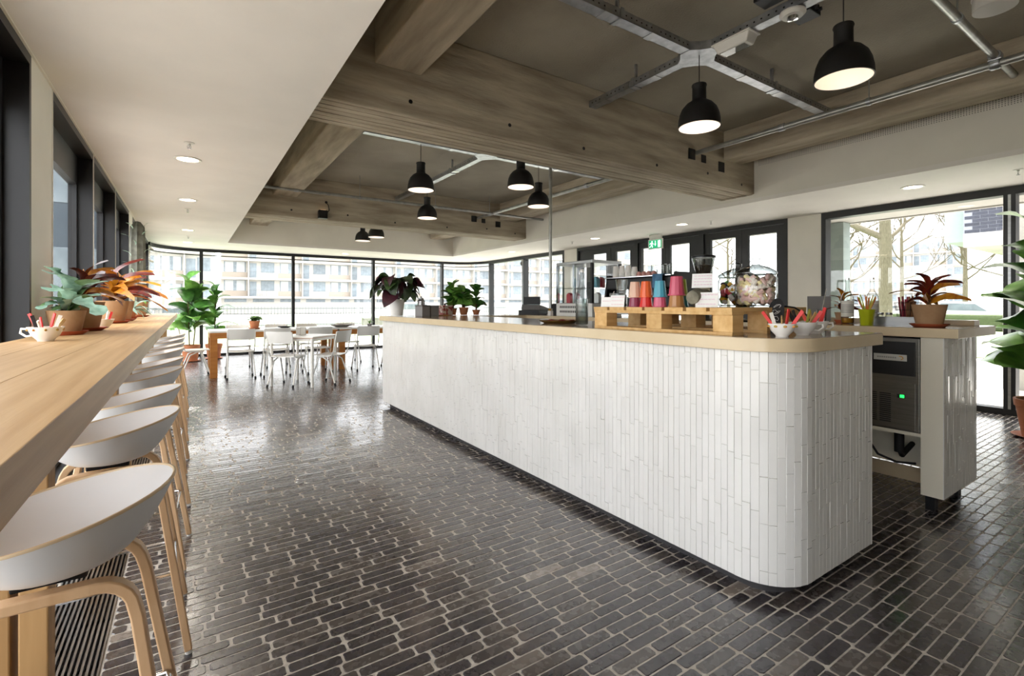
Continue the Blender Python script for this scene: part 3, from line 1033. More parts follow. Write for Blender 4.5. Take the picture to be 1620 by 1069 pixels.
# tiles: columns of upright tiles with staggered joints
TWD, THT = 0.032, 0.2
rt = random.Random(11)
def tile_geo(w, h, t=0.008, b=0.0012):
    o = [(-w / 2, 0), (w / 2, 0), (w / 2, h), (-w / 2, h)]
    i = [(-w / 2 + b, b), (w / 2 - b, b), (w / 2 - b, h - b), (-w / 2 + b, h - b)]
    vs = [(x, 0, z) for x, z in o] + [(x, -t + b, z) for x, z in o] + [(x, -t, z) for x, z in i]
    fs = []
    for k in range(4):
        k2 = (k + 1) % 4
        fs += [(k, k2, 4 + k2, 4 + k), (4 + k, 4 + k2, 8 + k2, 8 + k)]
    fs.append((8, 9, 10, 11))
    return vs, fs
columns = []       # (x, y, outward angle in degrees for the tile's -Y normal)
n_ = int((CX1 - 0.012 - (CX0 + RC2)) / TWD)
stp = (CX1 - 0.012 - (CX0 + RC2)) / n_
for k in range(n_):
    columns.append((CX1 - 0.012 - (k + 0.5) * stp, CY0 + 0.009, 0.0, stp))
na = int(RC2 * PI / 2 / TWD)
for k in range(na):
    a = 270 - (k + 0.5) * 90 / na
    columns.append((CX0 + RC2 + (RC2 - 0.009) * math.cos(R(a)), CY0 + RC2 + (RC2 - 0.009) * math.sin(R(a)), a - 270, RC2 * PI / 2 / na))
n_ = int((CY1 - (CY0 + RC2)) / TWD)
stp = (CY1 - (CY0 + RC2)) / n_
for k in range(n_):
    columns.append((CX0 + 0.009, CY0 + RC2 + (k + 0.5) * stp, -90.0, stp))
def column_tiles(height, rnd):
    z, out = TB, []
    first = rnd.uniform(0.04, THT)
    h = first
    while z < height - 0.003:
        h = min(h, height - z)
        if height - z - h < 0.012: h = height - z
        out.append((z, h))
        z += h
        h = THT
    return out
full = {}
def tile_mesh(w, h):
    k = (round(w, 4), round(h, 3))
    if k not in full:
        q = MB().add(*tile_geo(w - 0.0012, h - 0.0014))
        me = bpy.data.meshes.new('tile')
        me.from_pydata(q.v, [], q.f)
        me.materials.append(MATS['tile_white'])
        full[k] = me
    return full[k]
def lay_tiles(cols, parent, origin, height, budget):
    rest = MB()
    used = 0
    for (x, y_, ang, w) in cols:
        for (z, h) in column_tiles(height, rt):
            tilt = R(rt.gauss(0, 0.9))
            M = (Matrix.Translation((x - origin[0], y_ - origin[1], z + 0.0008)) @ Matrix.Rotation(R(ang), 4, 'Z') @
                 Matrix.Rotation(tilt, 4, 'Z') @ Matrix.Rotation(R(rt.gauss(0, 0.2)), 4, 'X') @ Matrix.Translation((0, -rt.uniform(0, 0.0014), 0)))
            if used < budget:
                inst_m(tile_mesh(w, round(h, 3)), parent, M, 'tile')
                used += 1
            else:
                rest.add(*tile_geo(w - 0.0012, h - 0.0014), M)
    if rest.v:
        o = rest.build('tile_field', 'tile_white', parent)
        o['kind'] = 'stuff'
lay_tiles(columns, cn, (CX0, CY0), TT, 300)

# far link between both counters, same tiles are hidden from the room side
lk = empty('counter_link', (CX1, 5.2, 0), 0, 'white cabinet closing the far end between both counters', 'counter')
MB().box(0.005, 0, TB, BX0 - CX1 - 0.005, 0.68, TT).build('body', 'white_paint', lk, bev=0.003)
MB().box(0.005, 0.05, 0, BX0 - CX1 - 0.005, 0.62, TB).build('plinth', 'plinth', lk)
# L shaped worktop over counter and link
wt = empty('counter_worktop', (CX0, CY0, TT), 0, 'beige laminate worktop with a rounded corner on the white tiled counter', 'worktop')
OV = 0.035
r = RC2 + OV
pts = [(CX0 - OV, CY1 + 0.02)] + arc(CX0 + RC2, CY0 + RC2, r, 180, 270, 16) + [(CX1 + 0.03, CY0 - OV), (CX1 + 0.03, 5.15), (BX0 - 0.035, 5.15), (BX0 - 0.035, CY1 + 0.02)]
MB().prism([loc(p) for p in pts], 0.0, WT - TT - 0.002).build('edge', 'laminate', wt, smooth=30, bev=0.002)
def shrink(d):
    r = RC2 + OV - d
    return [(CX0 - OV + d, CY1 + 0.02 - d)] + arc(CX0 + RC2, CY0 + RC2, r, 180, 270, 16) + [(CX1 + 0.03 - d, CY0 - OV + d), (CX1 + 0.03 - d, 5.15 + d), (BX0 - 0.035 - d, 5.15 + d), (BX0 - 0.035 - d, CY1 + 0.02 - d)]
MB().prism([loc(p) for p in shrink(0.003)], WT - TT - 0.002, WT - TT).build('surface', 'laminate_top', wt)

# back counter
bk = empty('back_counter', (BX0, 0.97, 0), 0, 'back counter with open shelf and tiled end panel behind the aisle', 'counter')
bo_ = (BX0, 0.97)
MB().box(0, 0.0045, 0.10, BX1 - BX0, 0.11, 1.05).build('end_panel', 'cream_paint', bk)
ecols = []
n_ = int((BX1 - BX0) / TWD)
stp = (BX1 - BX0) / n_
for k in range(n_):
    ecols.append((BX0 + (k + 0.5) * stp, 0.979, 0.0, stp))
tb_keep = TB
TB = 0.10
lay_tiles(ecols, bk, bo_, 1.05, 140)
TB = tb_keep
MB().box(0.02, 0.11, 0.44, BX1 - BX0, 0.62, 0.46).build('shelf', 'cream_paint', bk)
MB().box(BX1 - BX0 - 0.02, 0.11, 0.10, BX1 - BX0, CY1 - 0.97, 1.05).build('rear_panel', 'cream_paint', bk)
MB().box(0.02, 0.62, 0.10, BX1 - BX0 - 0.02, 0.64, 1.05).build('partition', 'cream_paint', bk)
for k in range(6):
    y0 = 0.64 + k * 0.70
    d_ = MB().box(0.0, y0 + 0.004, 0.12, 0.02, y0 + 0.696, 1.04).build('cabinet_door', 'white_paint', bk, bev=0.002)
    MB().tube([(-0.001, y0 + 0.6, 0.95), (-0.03, y0 + 0.6, 0.95), (-0.03, y0 + 0.6, 0.8), (-0.001, y0 + 0.6, 0.8)], 0.006, 8).build('handle', 'steel', d_, smooth=40)
MB().box(0.02, 0.64, 0.10, BX1 - BX0 - 0.02, CY1 - 0.97, 0.12).build('bottom_board', 'cream_paint', bk)
for (fx, fy) in ((0.06, 0.06), (0.5, 0.06), (0.06, 2.5), (0.5, 2.5), (0.06, 4.7), (0.5, 4.7)):
    MB().box(fx, fy, 0, fx + 0.06, fy + 0.045, 0.10).build('foot', 'dark_metal', bk)
MB().box(BX1 - BX0 - 0.06, 0.11, 0, BX1 - BX0 - 0.045, CY1 - 0.97, 0.10).build('kick_board', 'laminate', bk)
MB().box(0.03, 0.64, 0, 0.045, CY1 - 0.97, 0.10).build('kick_board', 'plinth', bk)
wt2 = empty('back_worktop', (BX0, 0.97, 1.05), 0, 'straight beige laminate worktop on the back counter', 'worktop')
MB().box(-0.03, -0.07, 0.001, BX1 - BX0 + 0.1, CY1 - 0.95, WT - TT - 0.002).build('edge', 'laminate', wt2, bev=0.002)
MB().box(-0.027, -0.067, WT - TT - 0.002, BX1 - BX0 + 0.097, CY1 - 0.953, WT - TT).build('surface', 'laminate_top', wt2)
MB().box(0.58, 0.0, WT - TT, 0.70, 1.1, WT - TT + 0.035).build('upstand', 'laminate', wt2, bev=0.002)

# ice machine in the open bay
mat('brushed_dark', '8d8a84', 0.35, metal=0.9, col2='7f7c77', scale=4, stretch=(1, 1, 20))
mat('badge', 'c9c7c0', 0.4)
mat('badge_text', '8b8a86', 0.5)
mat('badge_swoosh', 'd99a2b', 0.5)
mat('led_green', '14d23c', 0.4, emit='18e045', estr=2.5)
im = empty('ice_machine', (3.71, 1.09, 0.46), 0, 'stainless ice machine with black hatch and green power switch under the back counter', 'ice machine')
W_ = 0.50
MB().box(0.0, 0.0, 0.0, 0.5, W_, 0.58).build('body', 'brushed_dark', im, bev=0.004)
MB().box(-0.008, 0.02, 0.345, 0.0, W_ - 0.02, 0.555).build('hatch', 'black_matte', im, bev=0.004)
bd = MB().box(-0.012, 0.06, 0.435, -0.008, 0.235, 0.475).build('badge', 'badge', im, bev=0.001)
q = MB()
for k in range(9):
    q.box(-0.0128, 0.115 + k * 0.0115, 0.450, -0.012, 0.123 + k * 0.0115, 0.459)
q.build('badge_lettering', 'badge_text', bd)
MB().tube([(-0.0125, 0.10, 0.465), (-0.0125, 0.085, 0.462), (-0.0125, 0.078, 0.452), (-0.0125, 0.09, 0.444)], 0.003, 5).build('badge_swoosh', 'badge_swoosh', bd)
MB().box(-0.004, 0.02, 0.01, 0.0, W_ - 0.02, 0.30).build('front_panel', 'brushed_dark', im, bev=0.002)
for c in range(2):
    for k in range(15):
        MB().box(-0.0052, 0.145 + c * 0.075, 0.045 + k * 0.0125, -0.004, 0.205 + c * 0.075, 0.0515 + k * 0.0125).build('vent_slot', 'black_matte', im)
sw = MB().box(-0.008, 0.07, 0.205, -0.004, 0.112, 0.228).build('switch_frame', 'black_matte', im)
MB().box(-0.010, 0.075, 0.208, -0.008, 0.096, 0.225).build('switch_light', 'led_green', sw)
# drain trap under the shelf
e = empty('drain_trap', (3.98, 1.28, 0.26), 0, 'black plastic drain trap with curved hose under the ice machine shelf', 'drain pipe')
MB().cyl((0, 0, 0.0), (0, 0, 0.18), 0.028, n=14).build('trap_body', 'rubber', e, smooth=40)
MB().cyl((0, 0, 0.13), (0, 0, 0.155), 0.036, n=14).build('union_nut', 'rubber', e, smooth=40)
MB().cyl((0, 0, 0.15), (-0.02, 0.24, 0.16), 0.022, n=12).build('waste_pipe', 'rubber', e, smooth=40)
MB().tube([(-0.05, 0.17, 0.18), (-0.06, 0.16, 0.06), (-0.06, 0.1, -0.03), (-0.05, 0.0, -0.06), (-0.03, -0.1, -0.05)], 0.008, 8).build('hose', 'rubber', e, smooth=50)
MB().tube([(0, 0, 0.02), (0.05, 0, -0.03), (0.3, 0.02, 0.0)], 0.018, 8).build('outlet', 'rubber', e, smooth=50)
# ------------------------------------------------------------------ window bar on the left
BZ0, BZ1, BF, BB = 1.01, 1.08, -0.163, -0.682
segs = [(-1.6, 3.66, 'nearest'), (3.675, 5.1, 'middle'), (5.115, 11.0, 'farthest')]
for (a, b, wh) in segs:
    e = empty('bar_table', ((BF + BB) / 2, a, 0), 0, {'nearest': 'nearest long section of the light oak window bar', 'middle': 'short middle section of the light oak window bar between the two joints',
              'farthest': 'farthest section of the light oak window bar'}[wh], 'bar table', 'oak window bar sections')
    hw = (BF - BB) / 2
    nb_ = 3
    for k in range(nb_):
        x0 = -hw + k * 2 * hw / nb_
        MB().box(x0, 0.0, BZ0, x0 + 2 * hw / nb_ - 0.0006, b - a, BZ1).build('top_board', 'bar_wood', e, bev=0.0015)
    for ly in {'nearest': (-0.9, 0.75, 1.8, 3.35), 'middle': (4.12, 4.95), 'farthest': (5.82, 6.63, 9.0, 10.8)}[wh]:
        for lx in (-0.45, -0.375):
            MB().box(lx - e.location.x, ly - a, 0, lx - e.location.x + 0.06, ly - a + 0.085, BZ0).build('leg', 'post_wood', e, bev=0.004)

# stools
def make_stool():
    e = empty('bar_stool', cat='stool', group='white shell bar stools along the window bar')
    # seat shell: +X is the raised back, -X the open front towards the bar
    nr, nt = 9, 40
    vs, fs = [], []
    def rim(t):
        return 0.772 + 0.072 * ((1 + math.cos(t)) / 2) ** 1.4
    def rad(t):
        return 0.205 + 0.004 * math.cos(t) - 0.018 * max(0, -math.cos(t)) ** 2
    for i in range(nr + 1):
        s = i / nr
        for j in range(nt):
            t = 2 * PI * j / nt
            rr = rad(t) * (s ** 0.9)
            z = 0.722 + (rim(t) - 0.722) * s ** 2.3
            vs.append((rr * math.cos(t), rr * math.sin(t) * 1.0, z))
    c0 = len(vs)
    vs.append((0, 0, 0.722))
    for i in range(1, nr):
        for j in range(nt):
            j2 = (j + 1) % nt
            fs.append((i * nt + j, i * nt + j2, (i + 1) * nt + j2, (i + 1) * nt + j))
    for j in range(nt):
        fs.append((c0, nt + j, nt + (j + 1) % nt))
    used = sorted({i for f in fs for i in f})
    mp = {o: k for k, o in enumerate(used)}
    q = MB().add([vs[o] for o in used], [tuple(mp[i] for i in f) for f in fs])
    # outer skin: deeper bowl below, closing on the rim
    ot = MB()
    vs2 = []
    for i in range(nr + 1):
        s = i / nr
        for j in range(nt):
            t = 2 * PI * j / nt
            rr = (rad(t) + 0.006) * (0.45 + 0.55 * s ** 0.75)
            z = 0.684 + (rim(t) - 0.684) * s ** 1.3
            vs2.append((rr * math.cos(t), rr * math.sin(t), z))
    f2 = []
    for i in range(nr):
        for j in range(nt):
            j2 = (j + 1) % nt
            f2.append((i * nt + j2, i * nt + j, (i + 1) * nt + j, (i + 1) * nt + j2))
    f2.append(tuple(range(nt)))
    ot.add(vs2, f2)
    inner = q.build('seat_shell', 'shell_white', e, smooth=60)
    ot.build('shell_underside', 'shell_white', inner, smooth=60)
    rp = [((rad(t) + 0.003) * math.cos(t), (rad(t) + 0.003) * math.sin(t), rim(t) + 0.0005) for t in [2 * PI * j / nt for j in range(nt)]]
    MB().tube(rp, 0.0038, 6, closed=True).build('seat_rim', 'shell_rim', inner, smooth=60)
    MB().box(-0.06, -0.075, 0.668, 0.06, 0.075, 0.686).build('mount', 'dark_metal', e, bev=0.004)
    # two bent wood arches, splayed out towards the feet
    for s in (-1, 1):
        pts = []
        yt, yf, xt, xf, zt = 0.105, 0.215, 0.135, 0.235, 0.672
        def at(z, side):
            k = 1 - z / zt
            return (side * (xt + (xf - xt) * k), s * (yt + (yf - yt) * k), z)
        pts.append(at(0.012, -1)); pts.append(at(0.3, -1)); pts.append(at(0.58, -1))
        for k in range(1, 6):
            a = R(180 - 90 * k / 5)
            bx, bz = -(xt - 0.055), 0.60
            pts.append((bx + 0.062 * math.cos(a) * 1.0, s * (yt + 0.008), bz + 0.062 * math.sin(a)))
        for k in range(0, 5):
            a = R(90 - 90 * k / 5)
            bx, bz = (xt - 0.055), 0.60
            pts.append((bx + 0.062 * math.cos(a) * 1.0, s * (yt + 0.008), bz + 0.062 * math.sin(a)))
        pts.append(at(0.58, 1)); pts.append(at(0.3, 1)); pts.append(at(0.012, 1))
        lf = MB().strip(pts, 0.034, 0.024, (0, 1, 0)).build('leg_arch', 'stool_wood', e, smooth=40, bev=0.004)
        for side in (-1, 1):
            x_, y_, z_ = at(0.012, side)
            MB().cyl((x_, y_, 0), (x_, y_, 0.014), 0.011, n=10).build('glide', 'plastic_white', lf)
    # chrome foot ring
    k = 1 - 0.27 / 0.672
    fx, fy = 0.135 + 0.1 * k - 0.004, 0.105 + 0.11 * k - 0.022
    ring = [(-fx, -fy, .27), (0, -fy, .27), (fx, -fy, .27), (fx + .006, -fy + .02, .27), (fx + .006, 0, .27), (fx + .006, fy - .02, .27), (fx, fy, .27), (0, fy, .27), (-fx, fy, .27), (-fx - .006, fy - .02, .27), (-fx - .006, 0, .27), (-fx - .006, -fy + .02, .27)]
    MB().tube(ring, 0.0065, 8, closed=True).build('foot_ring', 'chrome', e, smooth=60)
    return e
stool = make_stool()
ORD = ['nearest the camera', 'second from the camera', 'third from the camera', 'fourth from the camera', 'fifth from the camera',
       'sixth from the camera', 'seventh from the camera', 'eighth from the camera', 'farthest from the camera']
for i, y_ in enumerate((1.44, 2.3, 2.96, 3.83, 4.5, 5.5, 6.2, 7.15, 8.05)):
    o = stool if i == 0 else copy_tree(stool)
    o.location = (-0.238, y_, 0)
    o.rotation_euler = (0, 0, R((0, 2, -3, 3, -2, 1, -2, 2, 0)[i]))
    o['label'] = 'white shell bar stool with bent wood legs, ' + ORD[i]

# ------------------------------------------------------------------ dining area
def long_table(x0, x1, y0, y1, label):
    e = empty('dining_table', (x0, y0, 0), 0, label, 'table', 'long oak dining tables')
    w, d = x1 - x0, y1 - y0
    MB().box(-0.01, -0.01, 0.765, w + 0.01, d + 0.01, 0.795).build('table_top', 'white_paint', e, bev=0.002)  # window glare on the oak top, put in as white paint
    q = MB()
    MB().box(0.0, 0.0, 0.665, w, 0.03, 0.765).build('apron', 'oak', e)
    MB().box(0.0, d - 0.03, 0.665, w, d, 0.765).build('apron', 'oak', e)
    MB().box(0.0, 0.03, 0.665, 0.03, d - 0.03, 0.765).build('apron', 'oak', e)
    MB().box(w - 0.03, 0.03, 0.665, w, d - 0.03, 0.765).build('apron', 'oak', e)
    for lx in (0, w - 0.11):
        for ly in (-0.004, d - 0.106):
            MB().box(lx, ly, 0, lx + 0.11, ly + 0.11, 0.764).build('leg', 'oak', e, bev=0.003)
long_table(0.31, 2.38, 9.6, 10.5, 'left long oak table with glare painted white on its top by the far windows')
long_table(2.42, 4.5, 9.6, 10.5, 'right long oak table with glare painted white on its top partly behind the counter')
e = empty('cafe_table', (1.535, 8.22, 0), R(47.5), 'small square white table with thin round legs in front of the long tables', 'table')
MB().box(-0.36, -0.36, 0.742, 0.36, 0.36, 0.760).build('table_top', 'white_paint', e, bev=0.002)
MB().box(-0.357, -0.357, 0.736, 0.357, 0.357, 0.742).build('edge_band', 'oak', e)
q = MB()
for s in (-1, 1):
    MB().box(-0.32, s * 0.32 - 0.012, 0.69, 0.32, s * 0.32 + 0.012, 0.736).build('apron', 'white_paint', e)
    MB().box(s * 0.32 - 0.012, -0.32, 0.69, s * 0.32 + 0.012, 0.32, 0.736).build('apron', 'white_paint', e)
    for t in (-1, 1):
        MB().cyl((s * 0.335, t * 0.335, 0), (s * 0.335, t * 0.335, 0.736), 0.023, n=14).build('leg', 'white_paint', e, smooth=40)

mat('chair_wood', 'b09a84', 0.4, col2='a08a72', scale=5, stretch=(1, 8, 1))
def make_chair():
    e = empty('school_chair', cat='chair', group='white tubular school chairs')
    # faces +X
    def board(pts_fn, nu, nv, th, name, m):
        vs, fs = [], []
        for side in (0, 1):
            for i in range(nu + 1):
                for j in range(nv + 1):
                    vs.append(pts_fn(i / nu, j / nv, th if side else 0))
        n1 = (nu + 1) * (nv + 1)
        for i in range(nu):
            for j in range(nv):
                a = i * (nv + 1) + j
                fs.append((a, a + 1, a + nv + 2, a + nv + 1))
                fs.append((n1 + a, n1 + a + nv + 1, n1 + a + nv + 2, n1 + a + 1))
        edge = [(i * (nv + 1), (i + 1) * (nv + 1)) for i in range(nu)] + [(nu * (nv + 1) + j, nu * (nv + 1) + j + 1) for j in range(nv)] + \
               [((i + 1) * (nv + 1) + nv, i * (nv + 1) + nv) for i in range(nu)] + [(j + 1, j) for j in range(nv)]
        for a, b in edge:
            fs.append((a, b, n1 + b, n1 + a))
        return MB().add(vs, fs).build(name, m, e, smooth=50)
    board(lambda u, v, t: (-0.18 + 0.38 * u, (-0.2 + 0.4 * v) * (0.93 + 0.07 * math.sin(PI * min(1, u * 1.2))), 0.455 + t - 0.012 * math.sin(PI * v) + 0.01 * (u - 0.5) ** 2), 6, 6, 0.011, 'seat', 'white_paint')
    board(lambda u, v, t: (-0.215 - 0.05 * u - 0.035 * math.sin(PI * v) - t, -0.195 + 0.39 * v, 0.66 + 0.18 * u), 4, 8, 0.010, 'backrest', 'white_paint')
    for s in (-1, 1):
        fl = MB().tube([(0.02, s * 0.175, 0.44), (0.07, s * 0.18, 0.42), (0.2, s * 0.205, 0.02)], 0.011, 8).build('front_leg', 'white_paint', e, smooth=50)
        MB().cyl((0.197, s * 0.2045, 0.04), (0.205, s * 0.206, 0.0), 0.0155, n=8).build('foot_cap', 'rubber', fl)
        rl = MB().tube([(0.07, s * 0.18, 0.43), (0.0, s * 0.18, 0.432), (-0.1, s * 0.185, 0.38), (-0.235, s * 0.205, 0.02)], 0.011, 8).build('rear_leg', 'white_paint', e, smooth=50)
        MB().cyl((-0.228, s * 0.2045, 0.04), (-0.24, s * 0.206, 0.0), 0.0155, n=8).build('foot_cap', 'rubber', rl)
        MB().tube([(0.1, s * 0.186, 0.442), (-0.1, s * 0.19, 0.442), (-0.17, s * 0.194, 0.46), (-0.2, s * 0.197, 0.53), (-0.235, s * 0.2, 0.7), (-0.26, s * 0.2, 0.83)], 0.010, 8).build('back_upright', 'white_paint', e, smooth=50)
    MB().tube([(0.1, -0.186, 0.442), (0.1, 0.186, 0.442)], 0.010, 8).build('cross_tube', 'white_paint', e, smooth=50)
    return e
chair = make_chair()
CH = [(1.30, 8.16, 50, 'at the left of the small square table, back to the camera'), (1.87, 8.02, 133, 'at the right of the small square table'),
      (0.74, 9.42, 90, 'first on the near side of the left long table'), (1.28, 9.42, 90, 'second on the near side of the left long table'),
      (1.98, 9.44, 92, 'third from the left, behind the small square table'), (2.84, 9.36, 88, 'near side of the right long table, beside the counter'),
      (0.12, 10.06, 4, 'at the left end of the left long table, by the figs'), (0.82, 10.72, -90, 'first on the window side of the left table'),
      (1.5, 10.74, -92, 'second on the window side of the left table'), (2.1, 10.72, -88, 'third on the window side near the table joint'),
      (2.9, 10.74, -90, 'on the window side of the right long table'), (3.45, 9.42, 90, 'mostly hidden behind the counter end')]
for i, (x, y_, a, wh) in enumerate(CH):
    o = chair if i == 0 else copy_tree(chair)
    o.location = (x, y_, 0)
    o.rotation_euler = (0, 0, R(a))
    o['label'] = 'white tubular school chair, ' + wh
# things on the tables
def lathe_thing(name, label, cat, locn, parts, group=None):
    e = empty(name, locn, 0, label, cat, group)
    for (pn, prof, m, n) in parts:
        MB().lathe(prof, n).build(pn, m, e, smooth=40)
    return e
# napkin holder on the square table
mat('napkin_box', '8f8a84', 0.4, metal=0.6)
mat('paper', 'f4f2ee', 0.7)
e = empty('napkin_holder', (1.50, 8.30, 0.76), R(20), 'steel napkin holder on the small square table', 'napkin holder')
q = MB().box(-0.05, -0.06, 0, 0.05, 0.06, 0.003); q.box(-0.05, -0.06, 0.003, -0.047, 0.06, 0.12); q.box(0.047, -0.06, 0.003, 0.05, 0.06, 0.12)
q.build('holder', 'napkin_box', e)
MB().box(-0.046, -0.055, 0.003, 0.046, 0.055, 0.125).build('napkin_stack', 'paper', e)
for (x, y_, s, lab) in ((2.55, 9.95, 1.0, 'low grey basket lying on the right long table'), (1.55, 10.2, 0.6, 'small dark dish on the left long table near the joint')):
    e = empty('serving_dish', (x, y_, 0.795), 0, lab, 'dish')
    MB().lathe([(0.10 * s, 0), (0.2 * s, 0.035 * s), (0.21 * s, 0.05 * s), (0.195 * s, 0.05 * s), (0.1 * s, 0.008), (0.0001, 0.008)], 24).build('bowl', 'napkin_box' if s == 1 else 'black_matte', e, smooth=40)
    MB().lathe([(0.205 * s, 0.046 * s), (0.214 * s, 0.05 * s), (0.205 * s, 0.054 * s)], 24).build('rim', 'dark_metal', e, smooth=60)

# ------------------------------------------------------------------ plants
def leaf_mesh(name, m, kind='fig', nu=8):
    """leaf along +X, length 1, up +Z; bends down to the tip"""
    vs, fs = [], []
    for i in range(nu + 1):
        u = i / nu
        if kind == 'fig':
            w = 0.30 * (math.sin(PI * min(1, u ** 0.85)) ** 0.7) * (0.62 + 0.55 * u) + 0.012
            if u > 0.97: w = 0.07
        elif kind == 'oval':
            w = 0.27 * math.sin(PI * u ** 0.9) ** 0.75 + 0.008
        elif kind == 'strap':
            w = 0.085 * math.sin(PI * min(1, u * 0.9 + 0.08)) ** 0.6 + 0.006 + 0.018 * math.sin(u * 14)
        elif kind == 'frond':
            w = 0.07 * math.sin(PI * u ** 0.8) ** 0.6 + 0.01 + 0.10 * (math.sin(u * 11.5) ** 2) * (0.3 + u)
        else:
            w = 0.04 * math.sin(PI * u) ** 0.6 + 0.006
        bend = {'fig': 0.28, 'oval': 0.45, 'strap': 0.35, 'frond': 0.4}.get(kind, 0.4)
        z0 = 0.12 * math.sin(PI * u) - bend * u * u
        x = u * (1 - 0.12 * u)
        wav = 0.02 * math.sin(u * 11) if kind == 'fig' else 0.015 * math.sin(u * 9)
        tw = {'strap': 1.2}.get(kind, 0.0) * u
        for j, s in enumerate((-1, -0.5, 0, 0.5, 1)):
            zz = z0 + (0.28 * abs(s) * w if kind != 'strap' else 0.1 * abs(s) * w) + (wav * s if abs(s) == 1 else 0)
            vs.append((x, s * w * math.cos(tw), zz + s * w * math.sin(tw)))
    for i in range(nu):
        for j in range(4):
            a = i * 5 + j
            fs.append((a, a + 5, a + 6, a + 1))
    me = bpy.data.meshes.new(name)
    me.from_pydata(vs, [], fs)
    me.materials.append(MATS[m])
    me.polygons.foreach_set('use_smooth', [True] * len(me.polygons))
    return me
LF = {k: leaf_mesh('leaf', m, kd, 18 if kd == 'frond' else 8) for k, m, kd in (
    ('fig', 'leaf_fig', 'fig'), ('figd', 'leaf_fig_dark', 'fig'), ('fern', 'leaf_fern', 'frond'), ('pale', 'leaf_pale', 'oval'), ('cro', 'leaf_croton', 'strap'),
    ('croo', 'leaf_croton_o', 'strap'), ('cal', 'leaf_calathea', 'oval'), ('calr', 'leaf_calathea_red', 'oval'), ('thin', 'leaf_fig', 'thin'), ('grey', 'leaf_grey', 'thin'))}
def leaf(parent, key, p, az, el, L, roll=0.0, wid=1.0):
    M = Matrix.Translation(p) @ Matrix.Rotation(az, 4, 'Z') @ Matrix.Rotation(-el, 4, 'Y') @ Matrix.Rotation(roll, 4, 'X') @ Matrix.Diagonal((L, L * wid, L, 1))
    return inst_m(LF[key], parent, M, 'leaf')
def pot(e, r, h, m='terracotta', rim=True, saucer=None, soil=True):
    rt_, rb = r, r * 0.72
    prof = [(rb, 0.004), (rb + (rt_ - rb) * 0.8, h * 0.8)]
    if rim:
        prof += [(rt_ * 0.97, h * 0.8), (rt_ * 1.0, h * 0.81), (rt_ * 1.03, h), (rt_ * 0.94, h), (rt_ * 0.9, h * 0.85), (0.0001, h * 0.85)]
    else:
        prof += [(rt_, h), (rt_ * 0.93, h), (rt_ * 0.9, h * 0.88), (0.0001, h * 0.88)]
    MB().lathe(prof, 28).build('pot', m, e, smooth=35)
    if soil:
        MB().lathe([(rt_ * 0.9, h * 0.86), (rt_ * 0.5, h * 0.885), (0.0001, h * 0.89)], 20).build('soil', 'soil', e, smooth=60)
    if saucer:
        MB().lathe([(rb * 1.15, 0), (rb * 1.5, 0.018), (rb * 1.55, 0.022), (rb * 1.45, 0.022), (rb * 1.12, 0.004), (0.0001, 0.0035)], 28).build('saucer', saucer, e, smooth=40)
def fig(label, locn, pr, ph, stems, n, zlo, zhi, Ls, seed, key='fig', group='fiddle leaf figs', saucer='terracotta', potm='terracotta', el0=0.35, name='fiddle_leaf_fig'):
    rg = random.Random(seed)
    e = empty(name, locn, 0, label, 'potted plant', group)
    pot(e, pr, ph, potm, saucer=saucer)
    for (dx, dy, h) in stems:
        pts = [(dx * 0.3, dy * 0.3, ph * 0.8), (dx * 0.6, dy * 0.6, ph + (h - ph) * 0.4), (dx, dy, h)]
        MB().tube(pts, [0.012, 0.010, 0.006], 8).build('stem', 'stem_brown', e, smooth=60)
        az = rg.random() * 6.28
        for k in range(n):
            t = (k + 0.5) / n
            z = zlo + (h - zlo) * t
            f = max(0, (z - ph * 0.8) / (h - ph * 0.8))
            az += 2.4 + rg.uniform(-0.3, 0.3)
            el = el0 + 0.5 * t ** 2 + rg.uniform(-0.25, 0.35)
            L = Ls * (0.8 + 0.35 * rg.random()) * (1.0 - 0.25 * t)
            leaf(e, rg.choice((key, key, 'figd')), (dx * f, dy * f, z), az, el, L, rg.uniform(-0.9, 0.9), 1.15)
    return e
# big fig at the right edge of the picture
fig('large fiddle leaf fig in a terracotta pot at the right window', (6.62, 1.03, 0), 0.19, 0.36, [(0.02, 0.03, 1.98), (-0.10, -0.06, 1.6)], 18, 0.45, 2.0, 0.58, 5, 'fig', el0=0.55)
fig('tall fiddle leaf fig in a terracotta pot left of the far window mullion', (0.05, 12.75, 0), 0.18, 0.36, [(-0.06, -0.02, 1.75), (0.16, 0.04, 1.5)], 15, 0.6, 1.85, 0.55, 8, el0=0.6)
fig('smaller fiddle leaf fig in a terracotta pot right of the far window mullion', (0.50, 13.1, 0), 0.17, 0.34, [(0.04, 0.0, 1.6)], 16, 0.45, 1.72, 0.52, 12, el0=0.6)
# croton plants
def croton(label, locn, pr, ph, n, Ls, seed, keys=('cro', 'croo'), group='crotons in terracotta pots', lean=0.0, wall=False):
    rg = random.Random(seed)
    e = empty('potted_croton', locn, 0, label, 'potted plant', group)
    pot(e, pr, ph, 'terracotta_old', rim=False, saucer='terracotta_red')
    MB().tube([(0, 0, ph * 0.8), (0.005, 0.004, ph + 0.09)], 0.011, 8).build('stem', 'stem_brown', e, smooth=60)
    for k in range(n):
        t = k / n
        az = k * 2.4 + rg.uniform(-0.3, 0.3)
        leaf(e, keys[0] if rg.random() < 0.6 else keys[1], (0, 0, ph + 0.0 + 0.10 * t), az, 0.25 + 0.85 * t + rg.uniform(-0.15, 0.2) + lean * math.cos(az), Ls * rg.uniform(0.75, 1.15) * (max(0.32, 1 + 0.9 * math.cos(az)) if wall and math.cos(az) < 0 else 1), rg.uniform(-0.8, 0.8), 1.15)
    return e
